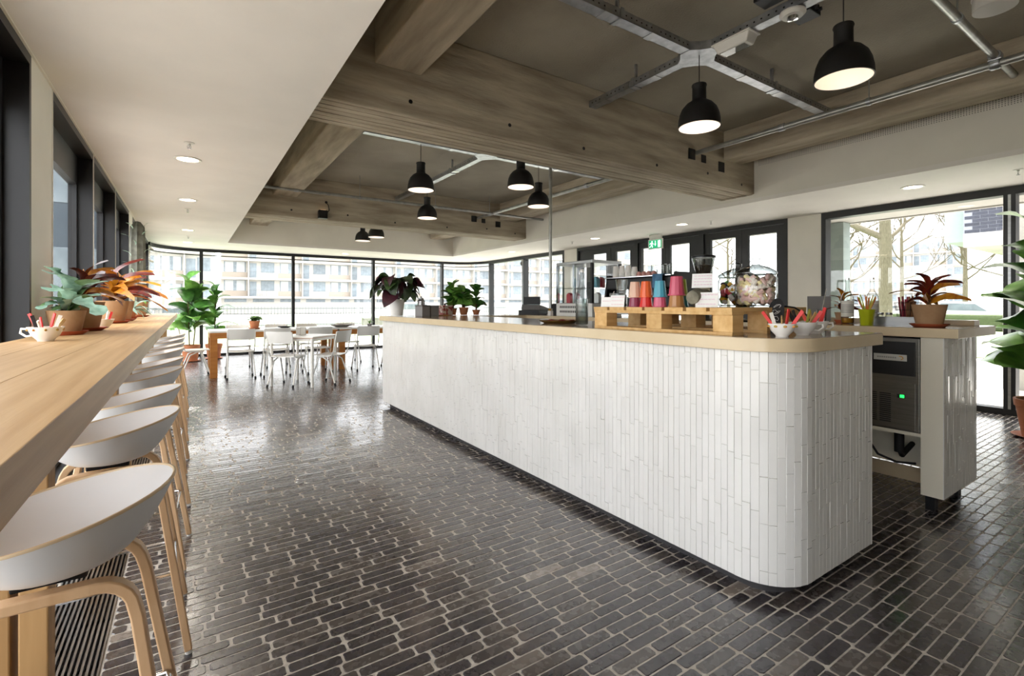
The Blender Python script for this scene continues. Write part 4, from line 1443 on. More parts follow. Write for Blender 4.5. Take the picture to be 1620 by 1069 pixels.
croton('dark croton in an old terracotta pot behind the fern on the window bar', (-0.56, 4.1, BZ1), 0.115, 0.185, 20, 0.27, 21, wall=True)
croton('orange and red croton in a terracotta pot behind the second cup on the window bar', (-0.56, 5.6, BZ1), 0.12, 0.20, 26, 0.38, 22, ('croo', 'cro'), wall=True)
croton('red croton in the terracotta pot farther along the window bar beside the cactus', (-0.565, 6.2, BZ1), 0.12, 0.20, 22, 0.34, 23, ('croo', 'cro'), wall=True)
croton('dark croton with copper leaves in a terracotta pot on the back counter end', (3.80, 1.07, WT), 0.088, 0.14, 18, 0.19, 24)
# fern in front
rg = random.Random(31)
e = empty('potted_fern', (-0.56, 3.62, BZ1), 0, 'blue green staghorn like fern in a terracotta pot, nearest plant on the window bar', 'potted plant')
pot(e, 0.085, 0.135, 'terracotta_old', rim=False, saucer='terracotta_red')
for k in range(30):
    az = k * 2.4 + rg.uniform(-0.4, 0.4)
    L = rg.uniform(0.2, 0.32) * (1.3 if 3.9 < az % 6.28 < 5.2 else 0.85) * (max(0.3, 1 + 0.9 * math.cos(az)) if math.cos(az) < 0 else 1)
    leaf(e, 'fern' if k % 4 else 'pale', (0, 0, 0.125 + 0.02 * rg.random()), az, rg.uniform(0.15, 1.2), L, rg.uniform(-0.6, 0.6), rg.uniform(0.7, 1.0))
# far bar plants: trailing grey plant and tall cactus
e = empty('potted_succulent', (-0.57, 7.3, BZ1), 0, 'grey green trailing succulent in a small terracotta pot on the window bar', 'potted plant')
pot(e, 0.07, 0.11, 'terracotta', saucer='terracotta_red')
for k in range(26):
    az = k * 2.4
    leaf(e, 'grey', (0.03 * math.cos(az), 0.03 * math.sin(az), 0.11), az, rg.uniform(-0.5, 1.0), rg.uniform(0.12, 0.24), rg.uniform(-1, 1), 1.6)
e = empty('potted_cactus', (-0.56, 8.2, BZ1), 0, 'tall grey column cactus in a terracotta pot at the far end of the window bar', 'potted plant')
pot(e, 0.12, 0.2, 'terracotta_old', rim=False, saucer='terracotta_red')
MB().lathe([(0.07, 0.17), (0.078, 0.5), (0.078, 0.95), (0.07, 1.2), (0.03, 1.27), (0.0001, 1.28)], 24, flute=0.14, fl_n=8).build('cactus_stem', 'cactus', e, smooth=40)
for k in range(22):
    a = k * 2.4
    z = 0.25 + k * 0.045
    leaf(e, 'grey', (0.07 * math.cos(a), 0.07 * math.sin(a), z), a, 1.1, 0.14, 0, 1.5)
for k in range(5):
    leaf(e, 'thin', (0.03, 0, 0.18), k * 1.3, 0.4, 0.16, 0, 2)
# ------------------------------------------------------------------ things on the main counter
# calathea in white pot
rg = random.Random(41)
e = empty('potted_calathea', (2.10, 5.66, WT), 0, 'purple leaved calathea in a white pot at the far end of the counter', 'potted plant')
pot(e, 0.10, 0.2, 'white_paint', rim=False)
for k in range(34):
    az = k * 2.4 + rg.uniform(-0.3, 0.3)
    h = rg.uniform(0.08, 0.30)
    out = rg.uniform(0.07, 0.17)
    p1 = (out * math.cos(az), out * math.sin(az), 0.18 + h)
    MB().tube([(0.02 * math.cos(az), 0.02 * math.sin(az), 0.17), (out * .5 * math.cos(az), out * .5 * math.sin(az), 0.18 + h * 0.75), p1], 0.0035, 5).build('stalk', 'leaf_calathea_red', e, smooth=60)
    leaf(e, 'cal' if k % 3 else 'calr', p1, az, rg.uniform(-0.75, 0.25), rg.uniform(0.17, 0.26), rg.uniform(-0.7, 0.7), 1.35)
# grey boxes, canister, red tin
mat('grey_card', '7d7a78', 0.5); mat('grey_card_d', '5d5955', 0.5)
e = empty('menu_box', (2.27, 5.28, WT), R(20), 'dark grey square box beside the calathea pot on the counter', 'box')
MB().box(-0.06, -0.06, 0, 0.06, 0.06, 0.13).build('box', 'grey_card', e, bev=0.002)
MB().box(-0.062, -0.062, 0.115, 0.062, 0.062, 0.132).build('lid', 'grey_card_d', e, bev=0.002)
e = empty('menu_box', (2.42, 5.34, WT), R(10), 'paler grey box right of the dark square box on the counter', 'box')
MB().box(-0.055, -0.055, 0, 0.055, 0.055, 0.125).build('box', 'grey_card', e, bev=0.002)
MB().box(-0.057, -0.057, 0.11, 0.057, 0.057, 0.127).build('lid', 'grey_card', e, bev=0.002)
e = lathe_thing('milk_can', 'brushed metal canister with a knob lid behind the grey boxes', 'canister', (2.38, 5.58, WT),
    [('body', [(0.045, 0), (0.047, 0.01), (0.047, 0.18), (0.03, 0.2)], 'steel', 20), ('lid', [(0.03, 0.2), (0.034, 0.203), (0.034, 0.215), (0.01, 0.222), (0.012, 0.238), (0.0001, 0.242)], 'steel', 20)])
mat('tin_red', 'a33a34', 0.4, col2='d8c9b8', scale=18, lo=0.45, hi=0.55)
e = empty('biscuit_tin', (2.72, 5.62, WT), R(15), 'red patterned biscuit tin on the far counter link', 'tin')
MB().box(-0.08, -0.06, 0, 0.08, 0.06, 0.11).build('body', 'tin_red', e, bev=0.008)
MB().box(-0.083, -0.063, 0.108, 0.083, 0.063, 0.128).build('lid', 'tin_red', e, bev=0.006)
MB().sphere((0, 0, 0.14), 0.014, 8, 6).build('knob', 'dark_metal', e)
e = empty('serving_board', (2.60, 5.46, WT), R(30), 'small round wooden board under the biscuit tin side', 'board')
MB().cyl((0, 0, 0), (0, 0, 0.012), 0.09, n=24).build('board', 'oak', e, bev=0.002)
MB().box(0.08, -0.015, 0.001, 0.16, 0.015, 0.011).build('handle', 'oak', e, bev=0.003)
fig('spiky green plant in a terracotta pot, leftmost of three small counter plants', (2.84, 5.64, WT), 0.055, 0.09, [(0, 0, 0.36), (0.03, 0.02, 0.24)], 12, 0.1, 0.36, 0.20, 51, 'fig', 'small plants on the counter end', None, 'terracotta', 0.7, 'small_potted_plant')
fig('bushy green plant in a terracotta pot, middle of three small counter plants', (2.98, 5.60, WT), 0.06, 0.10, [(0.01, 0, 0.30), (-0.03, 0.02, 0.27), (0.04, 0.03, 0.26)], 9, 0.1, 0.3, 0.19, 52, 'fig', 'small plants on the counter end', None, 'terracotta', 0.4, 'small_potted_plant')
fig('upright fiddle leaf seedling, rightmost of three small counter plants', (3.13, 5.54, WT), 0.05, 0.07, [(0, 0, 0.33)], 13, 0.07, 0.33, 0.20, 53, 'fig', 'small plants on the counter end', None, 'terracotta', 0.5, 'small_potted_plant')
# brass tray with cloth
mat('brass', 'b08a3e', 0.35, metal=0.8, col2='8a6a2a', scale=12)
mat('cloth_red', '8c2c25', 0.9, col2='6e1f1b', scale=30, bump=0.4)
e = empty('brass_tray', (2.30, 2.82, WT), 0, 'shallow brass tray with a dark red napkin beside the glass bottle', 'tray')
MB().lathe([(0.11, 0), (0.15, 0.02), (0.155, 0.024), (0.145, 0.024), (0.11, 0.005), (0.0001, 0.005)], 28).build('dish', 'brass', e, smooth=40)
q = MB()
vs, fs = [], []
for i in range(9):
    for j in range(9):
        x, y_ = -0.09 + 0.18 * i / 8, -0.07 + 0.14 * j / 8
        vs.append((x, y_, 0.02 + 0.01 * math.sin(x * 60) * math.cos(y_ * 50)))
for i in range(8):
    for j in range(8):
        a = i * 9 + j
        fs.append((a, a + 9, a + 10, a + 1))
q.add(vs, fs)
o = q.build('napkin', 'cloth_red', e, smooth=60)
md = o.modifiers.new('thick', 'SOLIDIFY'); md.thickness = 0.006
# swing-top water bottle
def swing_bottle(locn, label, s=1.0, fill=None, group=None):
    e = empty('glass_bottle', locn, 0, label, 'bottle', group)
    prof = [(0.036, 0.003), (0.042, 0.01), (0.043, 0.16), (0.041, 0.19), (0.034, 0.225), (0.022, 0.26), (0.0155, 0.29), (0.0145, 0.335), (0.018, 0.34), (0.018, 0.352), (0.015, 0.355)]
    prof = [(r * s, z * s) for r, z in prof]
    MB().lathe(prof, 24).build('bottle', 'clear_glass', e, smooth=50)
    if fill:
        MB().lathe([(0.034 * s, 0.008), (0.038 * s, 0.014), (0.038 * s, fill[1] * s), (0.0001, fill[1] * s)], 24).build('liquid', fill[0], e, smooth=50)
    return e
mat('porcelain', 'f1efea', 0.2)
glass_mat('water', 'ccd4d2', 1.6, gain=2.0, edge='1e2625', power=2.5)
e = swing_bottle((2.22, 2.48, WT), 'clear swing-top glass water bottle standing alone left of the pallet', fill=('water', 0.18))
MB().lathe([(0.014, 0.355), (0.016, 0.362), (0.012, 0.376), (0.0001, 0.378)], 16).build('stopper', 'porcelain', e, smooth=50)
MB().tube([(0.018, 0, 0.335), (0.022, 0, 0.36), (0.014, 0, 0.38), (-0.014, 0, 0.38), (-0.022, 0, 0.36), (-0.018, 0, 0.335)], 0.0018, 5).build('wire', 'chrome', e, smooth=60)

# pallet
mat('pallet_wood', 'c99d5f', 0.6, col2='dbb57a', scale=4, stretch=(0.6, 7, 7), detail=6, perobj=0.12)
PXa, PXb, PYa, PYb = 2.035, 2.70, 1.27, 2.16
pl = empty('wooden_pallet', (PXa, PYa, WT), 0, 'small pine pallet standing on the counter under jars and cups', 'pallet')
pw, pd_ = PXb - PXa, PYb - PYa
for k in range(3):
    y0 = 0
    MB().box(k * (pw - 0.09) / 2, 0, 0.0, k * (pw - 0.09) / 2 + 0.09, pd_, 0.014).build('bottom_board', 'pallet_wood', pl, bev=0.001)
    for j in range(3):
        yj = j * (pd_ - 0.10) / 2
        MB().box(k * (pw - 0.09) / 2 + 0.002, yj, 0.014, k * (pw - 0.09) / 2 + 0.088, yj + 0.10, 0.092).build('block', 'pallet_wood', pl, bev=0.002)
    MB().box(k * (pw - 0.09) / 2 - 0.002, 0, 0.092, k * (pw - 0.09) / 2 + 0.092, pd_, 0.108).build('stringer_board', 'pallet_wood', pl, bev=0.001)
nd = 7
for j in range(nd):
    y0 = j * (pd_ - 0.11) / (nd - 1)
    MB().box(-0.004, y0, 0.108, pw + 0.004, y0 + 0.112, 0.126).build('deck_board', 'pallet_wood', pl, bev=0.001)
PZ = WT + 0.126
# melamine cups upside down in stacks
CUPC = dict(peach='dcb49a', purple='8e3550', orange='e5622c', red='d5332c', blue='4fa3b8', pink='cf5b78', rose='c84f68', brown='b07c48', teal='2f8a8c', lime='a9b53a', cream='d9d8c2')
for k, c in CUPC.items():
    mat('cup_' + k, c, 0.32)
def cup(locn, color, label, h=0.085, r=0.038):
    e = empty('melamine_cup', locn, random.random(), label, 'cup', 'colourful upturned cups on the pallet')
    MB().lathe([(r, 0), (r * 1.02, 0.004), (r * 0.97, 0.008), (r * 0.72, h), (r * 0.68, h + 0.002), (0.0001, h + 0.002)], 12).build('cup_body', 'cup_' + color, e)
    MB().lathe([(r * 1.03, 0), (r * 1.05, 0.003), (r * 1.03, 0.007)], 24).build('lip', 'cup_' + color, e, smooth=60)
    return e
def xat(u, X):
    return X
STK = [(2.10, 1.90, 'purple', 'peach'), (2.10, 1.82, 'red', 'orange'), (2.11, 1.735, 'pink', 'blue'), (2.12, 1.635, 'brown', 'rose')]
for (x, y_, lo_c, hi_c) in STK:
    big = lo_c == 'brown'
    hh, rr = (0.098, 0.042) if big else (0.086, 0.036)
    cup((x, y_, PZ), lo_c, '%s faceted cup at the bottom of a stack on the pallet' % {'purple': 'plum purple', 'red': 'red', 'pink': 'pink', 'brown': 'caramel brown'}[lo_c], hh, rr)
    cup((x, y_, PZ + hh * 0.62), hi_c, '%s faceted cup on top of a stack on the pallet' % {'peach': 'peach', 'orange': 'orange', 'blue': 'sky blue', 'rose': 'large rose pink'}[hi_c], hh, rr)
cup((2.24, 1.70, PZ), 'teal', 'teal faceted cup behind the pink cups on the pallet', 0.09, 0.04)
cup((2.24, 1.70, PZ + 0.06), 'lime', 'lime green cup half hidden behind the rose pink cup', 0.09, 0.038)
cup((2.30, 1.60, PZ), 'cream', 'cream cup behind the log on the pallet', 0.12, 0.04)
# stacked tumblers
def tumbler(locn, label, r=0.034, h=0.085, up=True, m='clear_glass'):
    e = empty('glass_tumbler', locn, 0, label, 'glass', 'clear glass tumblers')
    prof = [(r * 0.8, 0.0), (r * 0.8, 0.012), (r, h), (r * 0.94, h), (r * 0.76, 0.016), (0.0001, 0.014)]
    if not up: prof = [(a, h - b) for a, b in prof]
    MB().lathe(prof, 20).build('tumbler', m, e, smooth=50)
    MB().lathe([(r * 0.97 if up else r * 0.8, h - 0.002), (r * 1.0 if up else r * 0.82, h), (r * 0.95 if up else r * 0.76, h + 0.001)], 20).build('lip', 'clear_glass', e, smooth=50)
    return e
tumbler((2.13, 2.08, PZ), 'lower clear tumbler at the left rear edge of the pallet', 0.036, 0.08)
tumbler((2.13, 1.99, PZ), 'clear tumbler beside the plum cup on the pallet', 0.036, 0.08)
tumbler((2.13, 2.03, PZ + 0.082), 'upper clear tumbler resting on the two glasses', 0.036, 0.08)
# cards
mat('card', 'f2f1ee', 0.6)
mat('ink_pink', 'd06aa8', 0.6)
mat('ink_red', 'e08a9c', 0.6)
def card(locn, w, h, rz, lean, label, lines, ink='ink_pink'):
    e = empty('price_card', locn, rz, label, 'card', 'handwritten cards on the pallet')
    M = Matrix.Rotation(-lean, 4, 'X')
    MB().box(-w / 2, -0.001, 0, w / 2, 0.001, h, M).build('card', 'card', e)
    MB().box(-w / 2 * 0.3, -0.0005, 0, w / 2 * 0.3, 0.03, 0.003).build('stand', 'card', e)
    rg = random.Random(int(w * 1e4))
    q = MB()
    for k in range(lines):
        z = h * (0.84 - 0.62 * k / max(1, lines - 1)) if lines > 1 else h * 0.6
        x = -w / 2 * 0.8
        while x < w / 2 * 0.75:
            l = rg.uniform(0.006, 0.016)
            pts = [(x + l * t / 4, -0.0014, z + 0.003 * math.sin(t * 2.5 + k)) for t in range(5)]
            q.tube(pts, 0.0007, 4, M=M)
            x += l + 0.004
    q.build('handwriting', ink, e)
    return e
card((2.06, 2.00, PZ), 0.09, 0.068, R(-75), 0.15, 'white card with pink handwriting in front of the tumblers at the left of the pallet', 3, 'ink_red')
card((2.08, 2.10, PZ), 0.085, 0.058, R(-75), 0.15, 'blank pale card at the left rear corner of the pallet', 1, 'ink_red')
card((2.10, 1.445, PZ), 0.105, 0.075, R(-65), 0.2, 'white handwritten card leaning in front of the log', 3)
card((2.17, 1.52, PZ + 0.099), 0.10, 0.075, R(-65), 0.25, 'white handwritten card standing on top of the log', 4)
# rough stone / log on the pallet
mat('stone', '8f8a78', 0.9, col2='5f5b4d', scale=14, bump=0.8, bscale=30)
e = empty('wood_log', (2.17, 1.53, PZ), R(15), 'grey rough-barked log lying between the cups and the candy jars', 'log')
rgs = random.Random(5)
vs, fs = [], []
ns, nt = 9, 16
for i in range(ns + 1):
    xx = -0.10 + 0.2 * i / ns
    s = 1 - 0.35 * abs(2 * i / ns - 1) ** 4
    for j in range(nt):
        a = 2 * PI * j / nt
        rr = 0.046 * s * (1 + 0.06 * math.sin(3 * a + i) + rgs.uniform(-0.03, 0.03))
        vs.append((xx, rr * math.cos(a), 0.049 + rr * math.sin(a)))
for i in range(ns):
    for j in range(nt):
        fs.append((i * nt + j, i * nt + (j + 1) % nt, (i + 1) * nt + (j + 1) % nt, (i + 1) * nt + j))
fs += [tuple(range(nt - 1, -1, -1)), tuple(ns * nt + j for j in range(nt))]
MB().add(vs, fs).build('log', 'stone', e, smooth=50)
MB().cyl((-0.101, 0, 0.049), (-0.104, 0, 0.049), 0.032, n=14).build('cut_face', 'stone', e)

# candy jars
def jar(locn, r, h, label):
    e = empty('candy_jar', locn, 0, label, 'jar', 'lidded glass candy jars')
    MB().lathe([(r * 0.9, 0.0), (r, 0.012), (r, h * 0.9), (r * 0.93, h * 0.96), (r * 0.93, h)], 36).build('jar_body', 'clear_glass', e, smooth=50)
    MB().lathe([(r * 0.8, 0.004), (r * 0.93, 0.012), (r * 0.93, 0.013), (0.0001, 0.008)], 30).build('jar_base', 'clear_glass', e, smooth=50)
    ld = MB().lathe([(r * 0.97, h), (r * 1.0, h + 0.006), (r * 0.97, h + 0.016), (r * 0.6, h + 0.038), (r * 0.25, h + 0.048), (r * 0.2, h + 0.052)], 36).build('lid', 'lid_glass', e, smooth=50)
    MB().lathe([(r * 0.2, h + 0.052), (r * 0.28, h + 0.062), (r * 0.28, h + 0.076), (r * 0.18, h + 0.084), (0.0001, h + 0.085)], 20).build('lid_knob', 'clear_glass', ld, smooth=50)
    return e
glass_mat('lid_glass', 'c4c8c7', 1.7, gain=1.6, edge='3c4443', power=4.0)
j1 = jar((2.41, 1.375, PZ), 0.098, 0.165, 'large lidded glass jar full of pale marshmallows on the pallet')
j2 = jar((2.58, 1.585, PZ), 0.098, 0.165, 'lidded glass jar of red and green wrapped sweets behind the marshmallow jar')
mat('candy_pink', 'f6cfc8', 0.6); mat('candy_yel', 'f3e2ab', 0.6); mat('candy_wht', 'f4e9dd', 0.6)
mat('sweet_red', 'c4283a', 0.35); mat('sweet_green', '3fa03c', 0.35); mat('sweet_white', 'efe6e2', 0.35); mat('sweet_yellow', 'e3b02c', 0.35); mat('sweet_dark', '3a2f3a', 0.4)
def fill_jar(jar_o, mats_, name, n, r, zmax, label, ln, rad, seed, flatten=1.0):
    rg = random.Random(seed)
    ms = []
    for m in mats_:
        q = MB().cyl((-ln / 2, 0, 0), (ln / 2, 0, 0), rad, n=10)
        me = bpy.data.meshes.new(name); me.from_pydata(q.v, [], q.f); me.materials.append(MATS[m])
        me.polygons.foreach_set('use_smooth', [True] * len(me.polygons)); me.set_sharp_from_angle(angle=R(40))
        ms.append((m, me))
    base = jar_o.location
    for k in range(n):
        t = k / n
        a = rg.random() * 6.28
        rr = (r - ln * 0.55) * (1.0 if rg.random() < 0.75 else rg.random())
        z = 0.022 + (zmax - 0.03) * t
        m, me = rg.choice(ms)
        M = Matrix.Translation(base + Vector((rr * math.cos(a), rr * math.sin(a), z))) @ Matrix.Rotation(a + PI / 2 + rg.uniform(-0.5, 0.5), 4, 'Z') @ Matrix.Rotation(rg.uniform(-1.2, 1.2), 4, 'Y')
        o = inst_m(me, None, M, name)
        tag(o, label(m), 'sweet', 'loose sweets inside the ' + ('marshmallow jar' if name == 'marshmallow' else 'second candy jar'))
fill_jar(j1, ('candy_pink', 'candy_yel', 'candy_wht'), 'marshmallow', 210, 0.092, 0.162,
         lambda m: {'candy_pink': 'pale pink marshmallow inside the large jar', 'candy_yel': 'pale yellow marshmallow inside the large jar', 'candy_wht': 'off-white marshmallow inside the large jar'}[m], 0.032, 0.011, 61)
fill_jar(j2, ('sweet_red', 'sweet_green', 'sweet_white', 'sweet_yellow', 'sweet_dark', 'sweet_red'), 'wrapped_sweet', 84, 0.092, 0.14,
         lambda m: '%s wrapped sweet inside the rear jar' % {'sweet_red': 'red', 'sweet_green': 'green', 'sweet_white': 'white', 'sweet_yellow': 'yellow', 'sweet_dark': 'dark'}[m], 0.036, 0.013, 62)
# teacups with sachets
mat('cup_decal', 'c77a35', 0.4, col2='a9a03a', scale=60)
def teacup(locn, label, decal, rz, items, seed, s=1.0, handle=True):
    rg = random.Random(seed)
    e = empty('teacup', locn, rz, label, 'cup', 'porcelain teacups holding sachets')
    MB().lathe([(0.026 * s, 0), (0.028 * s, 0.006), (0.045 * s, 0.025 * s), (0.058 * s, 0.055 * s), (0.06 * s, 0.06 * s), (0.056 * s, 0.058 * s), (0.042 * s, 0.027 * s), (0.0001, 0.012)], 28).build('cup_body', 'porcelain', e, smooth=50)
    if handle:
        MB().tube([(0.055 * s, 0, 0.05 * s), (0.085 * s, 0, 0.052 * s), (0.088 * s, 0, 0.035 * s), (0.068 * s, 0, 0.02 * s), (0.046 * s, 0, 0.024 * s)], 0.0045 * s, 8).build('handle', 'porcelain', e, smooth=60)
    if decal:
        for k in range(9):
            a = 2 * PI * k / 9
            MB().sphere((0.0562 * s * math.cos(a), 0.0562 * s * math.sin(a), 0.048 * s), 0.008, 7, 5, (0.5, 1, 0.7)).build('flower_decal', 'cup_decal', e)
    for k, m in enumerate(items):
        a = 2 * PI * k / len(items) + rg.uniform(-0.3, 0.3)
        q = MB().box(-0.007, -0.0025, 0.0, 0.007, 0.0025, 0.1 * rg.uniform(0.8, 1.15))
        M = Matrix.Translation(Vector(locn) + Vector((0.022 * math.cos(a), 0.022 * math.sin(a), 0.022 * s))) @ Matrix.Rotation(a, 4, 'Z') @ Matrix.Rotation(rg.uniform(0.25, 0.65), 4, 'Y')
        o = q.build('sugar_sachet', m)
        o.matrix_basis = M
        SACH.append((o, m))
    return e
SACH = []
mat('sachet_red', 'd8322e', 0.5); mat('sachet_white', 'f0ece2', 0.5); mat('sachet_brown', 'c9a26a', 0.6); mat('sachet_black', '221f22', 0.5); mat('sachet_coral', 'ef5a4a', 0.5); mat('sachet_olive', '8a8a3a', 0.5)
CN = {'sachet_red': 'red', 'sachet_white': 'white', 'sachet_brown': 'brown', 'sachet_black': 'black', 'sachet_coral': 'coral', 'sachet_olive': 'olive green'}
def flush(where):
    seen = {}
    for o, m in SACH:
        tag(o, '%s paper sachet standing in the %s' % (CN[m], where), 'sachet', 'sachets in the ' + where)
    SACH.clear()
teacup((2.17, 1.12, WT), 'flowered porcelain teacup of red sachets at the near end of the counter', True, R(20), ('sachet_red', 'sachet_red', 'sachet_white', 'sachet_brown', 'sachet_red'), 71, 0.95); flush('flowered teacup on the counter')
teacup((2.35, 1.12, WT), 'plain white teacup with tea bags, middle of three on the counter', False, R(-40), ('sachet_brown', 'sachet_black', 'sachet_black', 'sachet_olive', 'sachet_red'), 72); flush('middle white teacup on the counter')
teacup((2.53, 1.15, WT), 'plain white teacup with red sachets, rightmost of three on the counter', False, R(-35), ('sachet_coral', 'sachet_coral', 'sachet_brown', 'sachet_red'), 73); flush('rightmost teacup on the counter')
teacup((-0.545, 3.06, BZ1), 'flowered porcelain bowl cup with sachets on the near window bar', True, R(160), ('sachet_white', 'sachet_brown', 'sachet_red', 'sachet_red', 'sachet_black', 'sachet_white', 'sachet_red'), 74, 1.1); flush('flowered cup on the window bar')
teacup((-0.50, 4.5, BZ1), 'small white bowl with sachets in front of the orange croton', False, 0, ('sachet_red', 'sachet_white', 'sachet_red', 'sachet_brown', 'sachet_black', 'sachet_white'), 75, 1.05, False); flush('small white bowl on the window bar')
# black chalk paddle with handwriting
mat('chalkboard', '1e1c1d', 0.7); mat('chalk', 'd8d5d0', 0.8)
e = empty('chalk_paddle', (2.36, 1.265, WT), R(-50), 'black paddle shaped chalkboard with looping white script beside the pallet', 'chalkboard')
M = Matrix.Rotation(0.18, 4, 'Y') @ Matrix.Rotation(-0.12, 4, 'X')
oval = [(0.036 * math.cos(2 * PI * k / 20), 0.10 + 0.075 * math.sin(2 * PI * k / 20)) for k in range(20)]
q = MB().prism(oval, -0.004, 0.004, M @ Matrix.Rotation(PI / 2, 4, 'X')); q.build('board', 'chalkboard', e)
MB().box(-0.012, -0.004, 0.0, 0.012, 0.004, 0.03, M).build('handle', 'chalkboard', e)
q = MB()
for k, z in enumerate((0.135, 0.105, 0.075)):
    q.tube([(0.016 * math.cos(t * 0.9 + k), -0.0052, z + 0.011 * math.sin(t * 1.25)) for t in range(9)], 0.0011, 4, M=M)
q.build('script', 'chalk', e)
# black spoon leaning from the rightmost teacup
e = empty('ladle', (2.56, 1.17, WT + 0.03), R(120), 'black scoop with a bent handle rising from the rightmost teacup', 'scoop')
MB().tube([(0.0, 0, 0.0), (0.03, 0, 0.06), (0.08, 0, 0.095), (0.11, 0, 0.10)], 0.004, 6).build('handle', 'rubber', e, smooth=60)
MB().sphere((0.118, 0, 0.1), 0.011, 10, 6, (1.2, 1, 0.5)).build('head', 'rubber', e, smooth=60)
# ------------------------------------------------------------------ things on the back counter
# cash register
e = empty('cash_register', (4.02, 5.45, WT), R(200), 'dark cash register with tilted screen at the far end of the back counter', 'cash register')
MB().box(-0.2, -0.2, 0, 0.2, 0.2, 0.09).build('drawer_base', 'black_matte', e, bev=0.006)
q = MB().add([(-0.16, -0.18, 0.09), (0.14, -0.18, 0.09), (0.14, 0.18, 0.09), (-0.16, 0.18, 0.09), (-0.16, -0.18, 0.12), (0.14, -0.18, 0.2), (0.14, 0.18, 0.2), (-0.16, 0.18, 0.12)],
             [(0, 3, 2, 1), (4, 5, 6, 7), (0, 1, 5, 4), (1, 2, 6, 5), (2, 3, 7, 6), (3, 0, 4, 7)])
q.build('keyboard_housing', 'grey_card_d', e, bev=0.006)
for i in range(4):
    for j in range(5):
        MB().box(-0.12 + i * 0.055, -0.15 + j * 0.06, 0.128 + i * 0.0147, -0.08 + i * 0.055, -0.105 + j * 0.06, 0.146 + i * 0.0147).build('key', 'napkin_box', e)
MB().box(0.09, -0.16, 0.2, 0.115, 0.16, 0.36, Matrix.Rotation(0.0, 4, 'Y')).build('screen', 'black_matte', e, bev=0.005)
e.scale = (0.85, 0.85, 0.68)
e = empty('receipt_printer', (4.05, 4.93, WT), R(185), 'black receipt printer beside the steel pole', 'printer')
MB().box(-0.09, -0.08, 0, 0.09, 0.08, 0.15).build('body', 'black_matte', e, bev=0.012)
MB().box(-0.07, -0.06, 0.15, 0.02, 0.06, 0.158).build('paper_slot', 'dark_metal', e)

# glass display case
mat('perforated_white', 'e4e3de', 0.45)
e = empty('display_case', (3.78, 4.05, WT), 0, 'glass refrigerated display case with chrome frame on the back counter', 'display case')
cw, cd, ch_ = 0.47, 0.64, 0.645
b_ = MB().box(0, 0, 0, cw, cd, 0.15).build('base', 'perforated_white', e, bev=0.004)
for rr in range(2):
    for k in range(16):
        MB().box(-0.0015, 0.1 + k * 0.03, 0.04 + rr * 0.055, 0.0, 0.118 + k * 0.03, 0.066 + rr * 0.055).build('vent_slot', 'black_matte', b_)
MB().box(0, 0, ch_ - 0.035, cw, cd, ch_).build('top', 'steel', e, bev=0.004)
for (px_, py_) in ((0, 0), (cw - 0.03, 0), (0, cd - 0.03), (cw - 0.03, cd - 0.03), (0, cd / 2 - 0.015)):
    MB().box(px_, py_, 0.15, px_ + 0.03, py_ + 0.03, ch_ - 0.035).build('post', 'black_matte' if py_ == 0 else 'chrome', e)
MB().box(0.008, 0.03, 0.15, 0.013, cd / 2 - 0.015, ch_ - 0.035).build('pane', 'pane', e)
MB().box(0.008, cd / 2 + 0.015, 0.15, 0.013, cd - 0.03, ch_ - 0.035).build('pane', 'pane', e)
MB().box(0.03, 0.008, 0.15, cw - 0.03, 0.013, ch_ - 0.035).build('pane', 'pane', e)
MB().box(0.03, cd - 0.013, 0.15, cw - 0.03, cd - 0.008, ch_ - 0.035).build('pane', 'pane', e)
MB().box(0.03, 0.03, 0.33, cw - 0.03, cd - 0.03, 0.335).build('glass_shelf', 'clear_glass', e)
MB().box(0.03, 0.03, 0.15, cw - 0.03, cd - 0.03, 0.155).build('shelf', 'steel', e)
PKG = [('red and white snack packet on the lower shelf of the display case', 'sweet_red', 0.1, 0.5, 0.155), ('pink snack packet on the lower shelf of the display case', 'cup_pink', 0.1, 0.38, 0.155),
       ('sky blue juice carton on the upper shelf of the display case', 'cup_blue', 0.16, 0.1, 0.335), ('red juice carton on the upper shelf of the display case', 'sweet_red', 0.26, 0.12, 0.335), ('white milk carton on the lower shelf of the display case', 'porcelain', 0.22, 0.14, 0.155)]
for (lab, m, dx, dy, dz) in PKG:
    p = empty('food_packet', (3.78 + dx, 4.05 + dy, WT + dz), 0.2, lab, 'packet', 'packets in the display case')
    MB().box(-0.03, -0.03, 0, 0.03, 0.03, 0.1).build('carton', m, p, bev=0.003)
    MB().add([(-0.03, -0.03, 0.1), (0.03, -0.03, 0.1), (0.03, 0.03, 0.1), (-0.03, 0.03, 0.1), (-0.03, 0, 0.125), (0.03, 0, 0.125)], [(0, 1, 5, 4), (2, 3, 4, 5), (1, 2, 5), (3, 0, 4)]).build('gable', m, p)

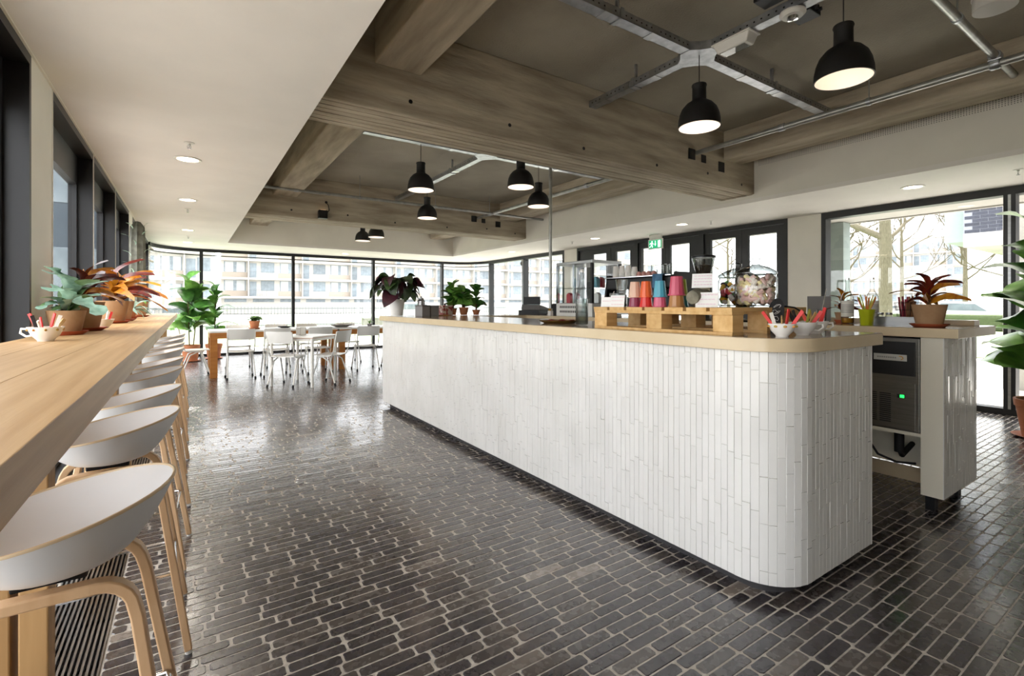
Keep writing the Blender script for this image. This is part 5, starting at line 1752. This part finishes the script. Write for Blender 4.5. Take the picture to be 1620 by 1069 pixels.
# espresso machine
EZ = WT
e = empty('espresso_machine', (3.85, 3.02, EZ), 0, 'black and steel espresso machine loaded with cups on the back counter', 'espresso machine')
MB().box(0.05, 0.03, 0.03, 0.45, 0.9, 0.12).build('drip_base', 'steel', e, bev=0.006)
MB().box(0.2, 0.05, 0.12, 0.45, 0.88, 0.30).build('boiler_housing', 'dark_metal', e, bev=0.006)
MB().box(0.02, 0.03, 0.30, 0.45, 0.9, 0.42).build('head', 'black_matte', e, bev=0.015)
MB().box(0.0, 0.02, 0.42, 0.46, 0.91, 0.432).build('cup_tray', 'chrome', e, bev=0.003)
for yy in (0.0, 0.9):
    q = MB().add([(0.0, yy, 0.12), (0.46, yy, 0.03), (0.46, yy, 0.46), (0.06, yy, 0.46), (0.0, yy + 0.03, 0.12), (0.46, yy + 0.03, 0.03), (0.46, yy + 0.03, 0.46), (0.06, yy + 0.03, 0.46)],
                 [(0, 1, 2, 3), (7, 6, 5, 4), (0, 4, 5, 1), (1, 5, 6, 2), (2, 6, 7, 3), (3, 7, 4, 0)])
    q.build('side_panel', 'black_matte', e, bev=0.004)
for yy in (0.25, 0.65):
    MB().cyl((0.1, yy, 0.30), (0.1, yy, 0.25), 0.036, n=16).build('group_head', 'chrome', e, smooth=40)
    pf = MB().cyl((0.1, yy, 0.25), (0.1, yy, 0.22), 0.034, n=16).build('portafilter', 'chrome', e, smooth=40)
    MB().tube([(0.07, yy, 0.235), (-0.06, yy, 0.225)], [0.012, 0.014], 8).build('handle', 'rubber', pf, smooth=50)
for yy in (0.1, 0.8):
    MB().tube([(0.06, yy, 0.3), (0.02, yy, 0.25), (0.0, yy, 0.15)], 0.005, 6).build('steam_wand', 'chrome', e, smooth=50)
for k in range(4):
    MB().box(0.015, 0.33 + k * 0.06, 0.34, 0.021, 0.37 + k * 0.06, 0.38).build('button', 'black_matte', e)
feet = [(0.1, 0.08), (0.4, 0.08), (0.1, 0.84), (0.4, 0.84)]
for fx, fy in feet:
    MB().cyl((fx, fy, 0), (fx, fy, 0.03), 0.02, n=10).build('foot', 'rubber', e)
CZ = EZ + 0.432
# paper cups in stacks on the machine
def paper_cup(locn, lab):
    c = empty('paper_cup', locn, 0, lab, 'cup', 'white paper cups on the espresso machine')
    MB().lathe([(0.037, 0), (0.039, 0.003), (0.036, 0.006), (0.027, 0.085), (0.0001, 0.086)], 18).build('cup_body', 'porcelain', c, smooth=40)
    MB().lathe([(0.037, 0), (0.0395, 0.002), (0.038, 0.005)], 18).build('rolled_rim', 'porcelain', c, smooth=60)
names = ('far', 'second', 'third', 'near')
for i, yy in enumerate((3.86, 3.77, 3.68, 3.59)):
    for k in range(3 if i < 3 else 2):
        paper_cup((3.96, yy, CZ + k * 0.022), 'white paper cup in the %s stack on the espresso machine, %s in it' % (names[i], ('lowest', 'middle', 'top')[k]))
mat('cup_rose', 'c9938a', 0.3)
for k in range(7):
    c = empty('espresso_cup', (3.93 + 0.075 * (k % 2), 3.50 - 0.065 * (k // 2), CZ), 0.4 * k, 'rose speckled espresso cup upturned on the machine beside the paper cups', 'cup', 'rose espresso cups on the machine')
    MB().lathe([(0.03, 0), (0.031, 0.003), (0.026, 0.03), (0.016, 0.048), (0.0001, 0.05)], 16).build('cup_body', 'cup_rose', c, smooth=50)
    MB().tube([(0.027, 0, 0.012), (0.045, 0, 0.014), (0.043, 0, 0.032), (0.025, 0, 0.034)], 0.003, 6).build('handle', 'cup_rose', c, smooth=60)
for k, yy in enumerate((3.34, 3.26, 3.18, 3.10)):
    tumbler((3.97, yy, CZ), 'upturned latte glass on the espresso machine, %s of four' % ('leftmost', 'second from the left', 'third from the left', 'rightmost')[k], 0.035, 0.11, False)
# espresso machine front accessory: milk jug with blue cloth
mat('cloth_blue', '5d86a8', 0.9, col2='49708f', scale=20)
e = empty('tea_cloth', (3.845, 3.12, CZ + 0.0025), 0, 'folded blue tea cloth hanging over the espresso machine front', 'cloth')
MB().box(0.0, 0, 0.0, 0.1, 0.12, 0.006).build('fold', 'cloth_blue', e, bev=0.002)
q = MB()
vs, fs = [], []
for i in range(9):
    for j in range(5):
        vs.append((-0.012 - 0.004 * math.sin(i * 1.7), 0.12 * i / 8, 0.006 - 0.14 * j / 4))
for i in range(8):
    for j in range(4):
        a = i * 5 + j
        fs.append((a, a + 1, a + 6, a + 5))
o = q.add(vs, fs).build('drop', 'cloth_blue', e, smooth=60)
md = o.modifiers.new('thick', 'SOLIDIFY'); md.thickness = 0.005
# grinder
e = empty('coffee_grinder', (4.05, 2.82, WT), 0, 'coffee grinder with a flared clear bean hopper right of the espresso machine', 'grinder')
MB().lathe([(0.09, 0), (0.09, 0.02), (0.075, 0.04), (0.075, 0.3), (0.06, 0.36)], 24).build('body', 'black_matte', e, smooth=40)
MB().box(-0.16, -0.04, 0.16, -0.05, 0.04, 0.26).build('doser', 'dark_metal', e, bev=0.01)
MB().lathe([(0.05, 0.36), (0.06, 0.40), (0.105, 0.57), (0.105, 0.58), (0.1, 0.58), (0.055, 0.40)], 24).build('hopper', 'clear_glass', e, smooth=50)
MB().lathe([(0.109, 0.578), (0.109, 0.595), (0.09, 0.602), (0.0001, 0.604)], 24).build('hopper_lid', 'dark_metal', e, smooth=40)
MB().lathe([(0.052, 0.39), (0.085, 0.50), (0.04, 0.515), (0.0001, 0.515)], 20).build('coffee_beans', 'soil', e, smooth=40)
# small glass jar with lid behind the pallet
lathe_thing('storage_jar', 'clear storage jar with dark clip lid behind the candy jars', 'jar', (3.85, 2.62, WT), [('jar_body', [(0.05, 0), (0.055, 0.01), (0.055, 0.12), (0.045, 0.135)], 'clear_glass', 24), ('lid', [(0.048, 0.135), (0.05, 0.14), (0.05, 0.155), (0.0001, 0.165)], 'dark_metal', 24)])
e = empty('card_terminal', (3.76, 4.78, WT), R(90), 'small card holder box with leaflets in front of the receipt printer', 'leaflet holder')
MB().box(-0.03, -0.02, 0, 0.03, 0.02, 0.06).build('holder', 'porcelain', e, bev=0.002)
for k in range(4):
    MB().box(-0.026, -0.014 + k * 0.008, 0.02, 0.026, -0.011 + k * 0.008, 0.09).build('leaflet', ('paper', 'grey_card_d', 'card', 'brass')[k], e)
e = empty('serving_tray', (3.85, 2.2, WT), 0, 'round dark serving tray lying flat behind the pallet', 'tray')
MB().lathe([(0.15, 0), (0.165, 0.012), (0.17, 0.013), (0.16, 0.014), (0.145, 0.004), (0.0001, 0.004)], 32).build('tray', 'black_matte', e, smooth=40)
MB().lathe([(0.166, 0.012), (0.172, 0.014), (0.166, 0.017)], 32).build('rim', 'chrome', e, smooth=60)
# grey panel (menu stand)
e = empty('menu_stand', (4.16, 1.86, WT), R(-58), 'plain grey upright panel on a foot behind the teacups', 'panel')
MB().box(-0.08, -0.004, 0.012, 0.08, 0.004, 0.205).build('panel', 'grey_card', e, bev=0.002)
MB().box(-0.07, -0.035, 0, 0.07, 0.035, 0.012).build('foot', 'grey_card_d', e, bev=0.002)
# glass with long spoon
tumbler((3.80, 1.68, WT), 'water glass with a long spoon left of the amber bottle', 0.033, 0.10)
e = empty('bar_spoon', (3.80, 1.68, WT + 0.018), R(140), 'long thin bar spoon leaning in the water glass', 'spoon')
MB().tube([(0.015, 0, 0.0), (-0.005, 0, 0.1), (-0.03, 0, 0.235)], 0.0022, 6).build('shaft', 'chrome', e, smooth=60)
MB().sphere((0.016, 0, 0.006), 0.011, 8, 6, (0.5, 1, 1.4)).build('bowl', 'chrome', e, smooth=60)
# bottles with amber syrup and labels
mat('amber', 'c98a1c', 0.1); mat('bottle_label', 'e8e4da', 0.6)
def amber_bottle(locn, lab):
    e = empty('syrup_bottle', locn, R(200), lab, 'bottle', 'amber syrup bottles')
    MB().lathe([(0.036, 0.002), (0.04, 0.01), (0.04, 0.19), (0.03, 0.215), (0.014, 0.245), (0.0125, 0.31), (0.015, 0.312), (0.015, 0.322)], 22).build('bottle', 'clear_glass', e, smooth=50)
    MB().lathe([(0.034, 0.006), (0.037, 0.012), (0.037, 0.04), (0.0001, 0.04)], 20).build('syrup', 'amber', e, smooth=50)
    lb = MB().lathe([(0.0405, 0.05), (0.0408, 0.052), (0.0408, 0.165), (0.0405, 0.167)], 22).build('label', 'bottle_label', e, smooth=50)
    q = MB()
    for k in range(6):
        q.lathe([(0.0411, 0.135 - k * 0.011), (0.0412, 0.137 - k * 0.011), (0.0411, 0.139 - k * 0.011)], 22)
    q.build('label_lines', 'grey_card', lb)
    MB().cyl((0, 0, 0.322), (0, 0, 0.335), 0.014, n=12).build('cap', 'chrome', e)
amber_bottle((4.06, 1.62, WT), 'clear bottle with amber syrup and a white label left of the straws')
amber_bottle((4.16, 1.50, WT), 'clear bottle with amber syrup directly behind the yellow green cup')
# straws in a lime cup
mat('lime_cup', 'b9c21e', 0.35)
e = empty('straw_cup', (3.85, 1.42, WT), 0, 'yellow green fluted cup holding drinking straws', 'cup')
MB().lathe([(0.034, 0), (0.036, 0.004), (0.046, 0.1), (0.048, 0.104), (0.044, 0.104), (0.032, 0.006), (0.0001, 0.006)], 40, flute=0.025, fl_n=10).build('cup_body', 'lime_cup', e, smooth=30)
MB().lathe([(0.046, 0.1), (0.0495, 0.103), (0.046, 0.107)], 30).build('lip', 'lime_cup', e, smooth=60)
mat('straw_orange', 'e88a3c', 0.4); mat('straw_green', 'b5cc3c', 0.4); mat('straw_red', 'dd5a44', 0.4); mat('straw_yellow', 'e9cf5c', 0.4)
rg = random.Random(81)
for k in range(16):
    a = k * 2.4
    m = ('straw_orange', 'straw_green', 'straw_red', 'straw_yellow')[k % 4]
    b0 = Vector((0.02 * math.cos(a + 2.6), 0.02 * math.sin(a + 2.6), 0.008))
    b1 = Vector((0.052 * math.cos(a), 0.052 * math.sin(a), 0.19 + rg.uniform(-0.015, 0.02)))
    o = MB().cyl((0, 0, 0), b1 - b0, 0.003, n=7).build('drinking_straw', m, loc=Vector((3.85, 1.42, WT)) + b0, smooth=50)
    tag(o, '%s drinking straw in the yellow green cup' % {'straw_orange': 'orange', 'straw_green': 'pale green', 'straw_red': 'coral red', 'straw_yellow': 'yellow'}[m], 'straw', 'straws in the yellow green cup')
# steel trough with small jars, wire basket with red sticks
e = empty('steel_trough', (3.95, 1.16, WT), 0, 'low brushed steel trough beside the terracotta croton', 'trough')
q = MB().box(0, 0, 0, 0.14, 0.28, 0.004)
for a in ((0, 0, 0.003, 0.28), (0.137, 0, 0.14, 0.28), (0.003, 0, 0.137, 0.003), (0.003, 0.277, 0.137, 0.28)):
    q.box(a[0], a[1], 0.004, a[2], a[3], 0.055)
q.build('trough', 'steel', e)
MB().box(-0.004, -0.004, 0.052, 0.003, 0.284, 0.057).build('rim', 'steel', e)
for k, yy in enumerate((0.24, 0.19)):
    lathe_thing('spice_jar', 'small glass spice jar in the steel trough, %s' % ('left one' if k == 0 else 'right one'), 'jar', (4.02, 1.16 + yy, WT + 0.004), [('jar_body', [(0.02, 0), (0.021, 0.055), (0.016, 0.065)], 'clear_glass', 16), ('lid', [(0.018, 0.065), (0.019, 0.07), (0.019, 0.08), (0.0001, 0.081)], 'steel', 16)], 'spice jars in the trough')
e = empty('wire_basket', (4.20, 1.30, WT), 0, 'round wire basket of red and brown sticks behind the steel trough', 'basket')
q = MB()
for z in (0.0, 0.05, 0.1, 0.15):
    q.tube([((0.05 + 0.18 * z) * math.cos(2 * PI * k / 20), (0.05 + 0.18 * z) * math.sin(2 * PI * k / 20), z + 0.002) for k in range(20)], 0.0018, 5, closed=True)
for k in range(14):
    a = 2 * PI * k / 14
    q.tube([(0.05 * math.cos(a), 0.05 * math.sin(a), 0.002), (0.077 * math.cos(a), 0.077 * math.sin(a), 0.152)], 0.0014, 4)
q.build('wire_cage', 'dark_metal', e)
MB().cyl((0, 0, 0), (0, 0, 0.002), 0.05, n=20).build('base', 'dark_metal', e)
mat('stick_red', '8e1f35', 0.5); mat('stick_brown', '8a5a34', 0.6)
rg = random.Random(83)
for k in range(22):
    a = k * 2.4
    rr = 0.012 + 0.03 * (k % 5) / 5
    m = 'stick_red' if math.sin(a) > -0.1 else 'stick_brown'
    o = MB().cyl((0, 0, 0), (0.016 * math.cos(a), 0.016 * math.sin(a), 0.15 + rg.uniform(0, 0.05)), 0.006, n=7).build('sweet_stick', m, loc=(4.20 + rr * math.cos(a), 1.30 + rr * math.sin(a), WT + 0.004))
    tag(o, '%s sugar stick standing in the wire basket' % ('dark red' if m == 'stick_red' else 'brown'), 'stick', 'sugar sticks in the wire basket')
lathe_thing('steel_beaker', 'small dark steel beaker between the trough and the croton pot', 'beaker', (3.92, 1.09, WT), [('beaker', [(0.026, 0), (0.027, 0.07), (0.0255, 0.07), (0.025, 0.004), (0.0001, 0.004)], 'brushed_dark', 20), ('rim', [(0.0265, 0.069), (0.0285, 0.071), (0.0265, 0.073)], 'chrome', 20)])
croton('small croton with dark leaves behind the syrup bottles on the back counter', (4.22, 1.72, WT), 0.05, 0.08, 14, 0.14, 25, ('cro', 'croo'))

# table plant on the long table
e = empty('potted_herb', (1.02, 10.05, 0.795), 0, 'small green plant in a terracotta pot on the left long table', 'potted plant')
pot(e, 0.09, 0.15, 'terracotta', saucer='terracotta')
rg = random.Random(91)
for k in range(22):
    leaf(e, 'thin' if k % 3 else 'pale', (0, 0, 0.14), k * 2.4, rg.uniform(0.3, 1.3), rg.uniform(0.1, 0.17), rg.uniform(-0.6, 0.6), 1.8)
e = empty('potted_herb', (3.05, 9.75, 0.795), 0, 'tiny spiky plant in a grey pot on the right long table by the counter end', 'potted plant')
pot(e, 0.05, 0.06, 'grey_card', rim=False)
for k in range(14):
    leaf(e, 'thin', (0, 0, 0.055), k * 2.4, rg.uniform(0.5, 1.3), rg.uniform(0.08, 0.13), 0, 1.8)
# ------------------------------------------------------------------ outside
mat('asphalt', 'b0aeaa', 0.9, col2='a2a09c', scale=3, bump=0.2)
mat('paving_out', 'c4c0b9', 0.8, col2='b0aca6', scale=5, bump=0.2)
mat('grass', '83916a', 0.9, col2='98a47e', scale=12, bump=0.6, bscale=80)
mat('bark', '6c6553', 0.9, col2='565040', scale=10, stretch=(4, 4, 0.6), bump=0.5)
mat('twig', '5e5646', 0.9)
mat('render_white', 'b9b6b0', 0.8, col2='b0ada7', scale=2)
mat('render_grey', '9fa1a0', 0.8)
mat('brick_dark', '31343f', 0.7, col2='3d404b', scale=20, perobj=0.2)
mat('brick_mortar', '8c8f98', 0.8)
mat('brick_house', 'c8beb0', 0.85, col2='bcb0a0', scale=8)
mat('window_dark', '6a757d', 0.3, col2='7f8a91', scale=2, perobj=0.25)
mat('curtain', 'b5b9bb', 0.8)
mat('railing', '6e7478', 0.5)
mat('panel_taupe', 'a1968a', 0.7)
mat('car_white', 'f0f1f2', 0.2, coat=0.5)
mat('hedge', '4c5838', 0.95, col2='3c4729', scale=14, bump=1.0, bscale=30)
mat('low_wall', '85837c', 0.85, col2='75736c', scale=6)
g = MB().box(-80, -40, -0.4, 150, 160, -0.16).build('ground_outside', 'asphalt'); tag(g, kind='structure')
g = MB().box(XR + 0.15, -12, -0.16, 15.5, 14.0, -0.02).build('pavement_right', 'paving_out'); tag(g, kind='structure')
g = MB().box(-30, YF + 0.2, -0.16, 15.5, 22, -0.03).build('pavement_far', 'paving_out'); tag(g, kind='structure')
g = MB().box(-30, 16.5, -0.16, 30, 40, -0.01).build('lawn_far', 'grass'); tag(g, kind='structure')
g = MB().box(15.6, -12, -0.16, 60, 14, -0.01).build('lawn_right', 'grass'); tag(g, kind='structure')
g = MB().box(XL - 14, -12, -0.16, XL - 0.3, YF, -0.03).build('pavement_left', 'paving_out'); tag(g, kind='structure')

mat('pier_grey', '8f9c98', 0.6)
# canopy outside the right windows with its downlight and pier
cz = empty('canopy', (XR + 0.16, -4, 2.60), 0, 'white plaster canopy outside the right windows', 'canopy')
MB().box(0.0, 0, 0, 1.3, 13, 0.12).build('soffit', 'render_white', cz)
MB().box(1.3, 0, -0.02, 1.36, 13, 0.75).build('edge_fascia', 'render_white', cz)
o = place(dl0, (8.5, 1.62, 2.60), 'round downlight under the canopy outside the right window')
o['group'] = 'outdoor downlight'
e = MB().box(8.9, 3.61, -0.02, 9.15, 4.3, 2.59).build('canopy_pier', 'pier_grey'); tag(e, 'pale rendered pier carrying the canopy outside the window', 'pier')
e = MB().box(10.2, 1.75, -0.02, 10.45, 2.0, 2.9).build('canopy_post', 'render_white'); tag(e, 'white square post outside beyond the mullion of the right window', 'post')

# dark brick upper storey at the right
bb = empty('brick_building', (14.0, -6, 2.48), 0, 'dark blue brick upper storey with white bands seen through the right window', 'building')
MB().box(0, 0, 0, 6, 9.36, 0.29).build('white_band', 'render_white', bb)
MB().box(0.02, 0, 0.29, 6, 9.36, 3.2).build('brick_wall', 'brick_mortar', bb)
MB().box(0.3, 9.36, 0.15, 6, 9.75, 3.2).build('side_panel', 'pier_grey', bb)
MB().box(1.0, 0, -2.5, 1.3, 7.5, 0).build('ground_wall', 'render_white', bb)
bq = MB().box(-0.008, -0.12, -0.032, 0.03, 0.12, 0.032)
bme = bpy.data.meshes.new('brick'); bme.from_pydata(bq.v, [], bq.f); bme.materials.append(MATS['brick_dark'])
for r_ in range(11):
    for k in range(18):
        yy = 9.22 - k * 0.252 - (0.126 if r_ % 2 else 0)
        inst(bme, bb, 'brick', (0.02, yy, 0.335 + r_ * 0.074))

# bare trees
def branch_tree(name, label, locn, H, r0, seed, limbs, spread=1.0, depth=3, group=None, n0=7):
    rg = random.Random(seed)
    e = empty(name, locn, 0, label, 'tree', group)
    trunk = [(0, 0, 0), (0.05 * H * rg.uniform(-.3, .3), 0, H * 0.35), (0.04 * H * rg.uniform(-.6, .6), 0.02, H * 0.7), (0.02, 0.05, H)]
    MB().tube(trunk, [r0, r0 * 0.85, r0 * 0.6, r0 * 0.2], 12).build('trunk', 'bark', e, smooth=60)
    tw = MB()
    def grow(p, d, L, r, lev):
        pts, q = [p], p
        dd = d
        for s in range(4):
            dd = (dd + Vector((rg.uniform(-.25, .25), rg.uniform(-.25, .25), rg.uniform(-.05, .3)))).normalized()
            q = q + dd * L / 4
            pts.append(q)
        tw.tube(pts, [r, r * 0.8, r * 0.65, r * 0.5, r * 0.3], 5)
        if lev > 0:
            for k in range(3):
                t = rg.choice((2, 3, 4))
                nd = (dd + Vector((rg.uniform(-.9, .9), rg.uniform(-.9, .9), rg.uniform(-.2, .6)))).normalized()
                grow(pts[t], nd, L * 0.62, r * 0.6, lev - 1)
    for k in range(n0):
        t = 0.35 + 0.6 * k / n0
        a = rg.random() * 6.28
        d = Vector((math.cos(a), math.sin(a), rg.uniform(0.15, 0.8))).normalized()
        grow(Vector((0.02 * H * math.sin(t * 4), 0, H * t)), d, H * 0.33 * spread * rg.uniform(0.7, 1.1), r0 * 0.42, depth)
    for (z, pts, rr) in limbs:
        MB().tube(pts, rr, 8).build('limb', 'bark', e, smooth=60)
    o = tw.build('twigs', 'twig', e)
    o['kind'] = 'stuff'
    return e
branch_tree('bare_tree', 'thick bare tree with a long low bough seen through the right window', (29.3, 10.0, -0.05), 13, 0.3, 101,
            [(0, [(0, 0, 4.6), (-0.4, 1.4, 5.5), (-0.7, 3.0, 6.2), (-0.9, 5.0, 6.3), (-1.0, 6.6, 6.1), (-1.2, 7.5, 6.9), (-1.2, 8.2, 8.4)], [0.16, 0.15, 0.13, 0.11, 0.09, 0.07, 0.05]),
             (0, [(-1.0, 6.6, 6.1), (-1.1, 8.0, 5.3), (-1.2, 9.5, 4.7)], [0.08, 0.06, 0.04])], 0.8, 3, 'bare trees outside', 6)
for i, (x, y_, h, s, lab) in enumerate(((36, 4.4, 8, 111, 'bare tree with several stems by the hedge right of the thick trunk'), (40, 9.5, 8, 112, 'bare tree between the thick trunk and the hedge'),
        (38, 17.5, 9, 113, 'bare tree left of the thick trunk outside the right window'), (34, 21.5, 7.5, 114, 'leafless tree at the left edge of the right window view'),
        (30, 2.6, 7.5, 115, 'bare tree behind the fiddle leaf fig outside'), (44, 14, 9, 116, 'distant bare tree behind the thick trunk'), (27, 5.0, 6.5, 117, 'slender bare tree right of the thick trunk near the lawn'),
        (42, 6.8, 8.5, 118, 'bare tree behind the copper leaved croton outside'), (33, 13.2, 7.5, 119, 'bare tree just left of the thick trunk'), (48, 19, 9, 120, 'far bare tree near the left frame of the right window'))):
    branch_tree('bare_tree', lab, (x, y_, -0.05), h, 0.14, s, [], 1.1, 3, 'bare trees outside', 8)
branch_tree('bare_tree', 'bare street tree outside the far left corner window', (-1.6, 30, -0.05), 8, 0.14, 121, [], 0.9, 3, 'bare trees outside', 8)
e = empty('clipped_hedge', (31, -2, 0), 0, 'low clipped hedge along the lawn outside the right window', 'hedge')
MB().box(0, 0, 0, 1.2, 13, 0.75).build('foliage', 'hedge', e, bev=0.15)
MB().box(0.2, 0.2, -0.16, 1.0, 12.8, 0.02).build('base', 'soil', e)
# distant blocks
def block(label, locn, w, d, fl, bays, rz=0.0, name='apartment_building', bz=1.2, fh=2.85, off=0.0):
    e = empty(name, locn, rz, label, 'building', 'buildings in the distance')
    H = bz + fl * fh + 0.4
    MB().box(0, 0, 0, w, d, H).build('wall', 'render_white', e)
    MB().box(-0.3, -0.5, H, w + 0.3, d + 0.3, H + 0.35).build('roof', 'render_grey', e)
    bw = w / bays
    gl = MB().box(0, -0.03, 0, bw * 0.38, 0.02, 1.45)
    gme = bpy.data.meshes.new('window'); gme.from_pydata(gl.v, [], gl.f); gme.materials.append(MATS['window_dark'])
    cu = MB().box(0, -0.045, 0, bw * 0.14, -0.03, 1.42)
    cme = bpy.data.meshes.new('curtain'); cme.from_pydata(cu.v, [], cu.f); cme.materials.append(MATS['curtain'])
    dr = MB().box(0, -0.03, 0, 0.85, 0.02, 2.1)
    dme = bpy.data.meshes.new('balcony_door'); dme.from_pydata(dr.v, [], dr.f); dme.materials.append(MATS['window_dark'])
    pn = MB().box(0, -0.04, 0, bw * 0.44, 0.0, 0.8)
    pme = bpy.data.meshes.new('spandrel'); pme.from_pydata(pn.v, [], pn.f); pme.materials.append(MATS['panel_taupe'])
    for f in range(fl):
        z = bz + f * fh
        MB().box(-0.1, -1.1, z - 0.22, w + 0.1, 0, z).build('balcony_slab', 'render_white', e)
        MB().box(0, -1.1, z, w, -1.06, z + 0.06).build('balcony_kerb', 'render_white', e)
        for b in range(bays):
            x = b * bw
            o = inst(gme, e, 'window', (x + bw * 0.05, 0, z + 0.85))
            inst(cme, o, 'curtain', (bw * 0.02, 0, 0.01)); inst(cme, o, 'curtain', (bw * 0.22, 0, 0.01))
            inst(pme, e, 'spandrel', (x + bw * 0.02, 0, z + 0.02))
            inst(dme, e, 'balcony_door', (x + bw * 0.5, 0, z + 0.05))
            o = inst(gme, e, 'window', (x + bw * 0.70, 0, z + 0.85)); o.scale = (0.65, 1, 1)
            MB().box(x + bw * 0.47 - 0.05, -1.05, z, x + bw * 0.47 + 0.05, 0, z + fh - 0.22).build('partition', 'render_white', e)
            q = MB()
            q.box(x + bw * 0.48, -1.08, z + 0.92, x + bw * 0.98, -1.04, z + 0.96)
            for k in range(14):
                xx = x + bw * 0.48 + k * bw * 0.5 / 13
                q.box(xx, -1.07, z, xx + 0.025, -1.05, z + 0.92)
            q.build('railing', 'railing', e)
    q = MB()
    for b in range(bays * 2):
        MB().box(b * bw / 2 + 0.4, -0.03, bz - 0.75, b * bw / 2 + bw / 2 - 0.4, 0.01, bz - 0.3).build('basement_window', 'window_dark', e)
    return e
block('long white apartment block with balconies opposite the far windows', (3.8, 78, -0.1), 84, 12, 4, 12, R(-3), bz=2.4, fh=2.6)
block('pale gable building left of the apartment block', (-7.5, 62, -0.1), 9.8, 12, 3, 2, 0.0)
block('distant white apartment slab behind the bare trees on the right', (129.6, 53.4, -0.1), 22, 12, 5, 4, R(-72))
# fence, low wall, car, lamp post at the far side
e = empty('iron_fence', (-2, 27.5, 0), 0, 'grey iron railing fence along the lawn outside the far windows', 'fence')
MB().box(0, -0.02, 1.0, 20, 0.02, 1.05).build('rail', 'railing', e)
MB().box(0, -0.02, 0.15, 20, 0.02, 0.2).build('rail', 'railing', e)
pk = MB().box(-0.012, -0.012, 0, 0.012, 0.012, 1.12)
pkm = bpy.data.meshes.new('picket'); pkm.from_pydata(pk.v, [], pk.f); pkm.materials.append(MATS['railing'])
for k in range(134):
    inst(pkm, e, 'picket', (k * 0.15, 0, 0))
e = empty('garden_wall', (6.5, 21.5, 0), R(8), 'low pale garden wall on the lawn outside the far windows', 'wall')
MB().box(0, 0, -0.1, 9, 0.3, 0.62).build('masonry', 'low_wall', e)
MB().box(-0.04, -0.04, 0.62, 9.04, 0.34, 0.69).build('coping', 'render_grey', e)
def car(locn, rz, label):
    e = empty('parked_car', locn, rz, label, 'car', 'parked cars')
    side = [(-2.1, 0.35), (-2.15, 0.75), (-1.9, 0.95), (-1.2, 1.05), (-0.6, 1.5), (0.9, 1.55), (1.7, 1.1), (2.1, 1.0), (2.15, 0.4)]
    MB().prism(side, -0.85, 0.85, Matrix.Rotation(PI / 2, 4, 'X')).build('body', 'car_white', e, bev=0.06)
    gl = [(-1.05, 1.06), (-0.55, 1.43), (0.85, 1.47), (1.5, 1.1)]
    MB().prism(gl, -0.865, 0.865, Matrix.Rotation(PI / 2, 4, 'X')).build('side_glass', 'window_dark', e)
    for x in (-1.3, 1.35):
        for s in (-1, 1):
            w_ = MB().cyl((x, s * 0.68, 0.32), (x, s * 0.89, 0.32), 0.32, n=20).build('wheel', 'rubber', e, smooth=40)
            MB().cyl((x, s * 0.885, 0.32), (x, s * 0.9, 0.32), 0.2, n=14).build('hub_cap', 'steel', w_)
car((12.0, 30.5, -0.16), R(6), 'white car parked behind the fence opposite the far windows')
car((22.0, 31.5, -0.16), R(8), 'white car parked farther right behind the counter plants')
car((34.5, 8.0, -0.16), R(80), 'white car parked beyond the hedge outside the right window')
e = empty('street_lamp', (1.5, 40, -0.16), 0, 'white street lamp post outside the far left window', 'street lamp')
MB().cyl((0, 0, 0), (0, 0, 5.6), 0.14, 0.1, n=12).build('post', 'render_white', e, smooth=40)
MB().tube([(0, 0, 5.5), (0.3, 0, 5.8), (0.9, 0, 5.85)], 0.07, 8).build('arm', 'render_white', e, smooth=50)
MB().box(0.7, -0.15, 5.75, 1.4, 0.15, 5.9).build('lamp_head', 'render_white', e, bev=0.04)
e = empty('security_camera', (8.3, 11.9, 2.5), 0, 'small dome camera outside the corner window', 'camera')
MB().cyl((0, 0, 0), (0, 0, 0.1), 0.04, n=12).build('bracket', 'render_grey', e)
MB().sphere((0, 0, -0.04), 0.07, 14, 8).build('dome', 'black_matte', e, smooth=60)
MB().box(-0.6, -0.05, 0.08, 0.02, 0.05, 0.12).build('arm', 'render_grey', e)

mat('darkening_block_wall', '3c4852', 0.4, col2='46525c', scale=1.5)
e = empty('pane_darkening_block', (-13, 19, -0.1), 0, 'blue grey block added outside to darken the left window glass', 'building', 'buildings in the distance')  # added building that gives the left panes a darker blue grey tone
MB().box(0, 0, 0, 11.4, 8, 7.5).build('wall', 'darkening_block_wall', e)
for f in range(2):
    for b in range(6):
        MB().box(0.4 + b * 1.85, -0.03, 0.9 + f * 3.4, 1.9 + b * 1.85, 0.01, 3.0 + f * 3.4).build('window', 'window_dark', e)
MB().box(-0.2, -0.2, 7.5, 11.6, 8.2, 7.8).build('roof', 'render_grey', e)
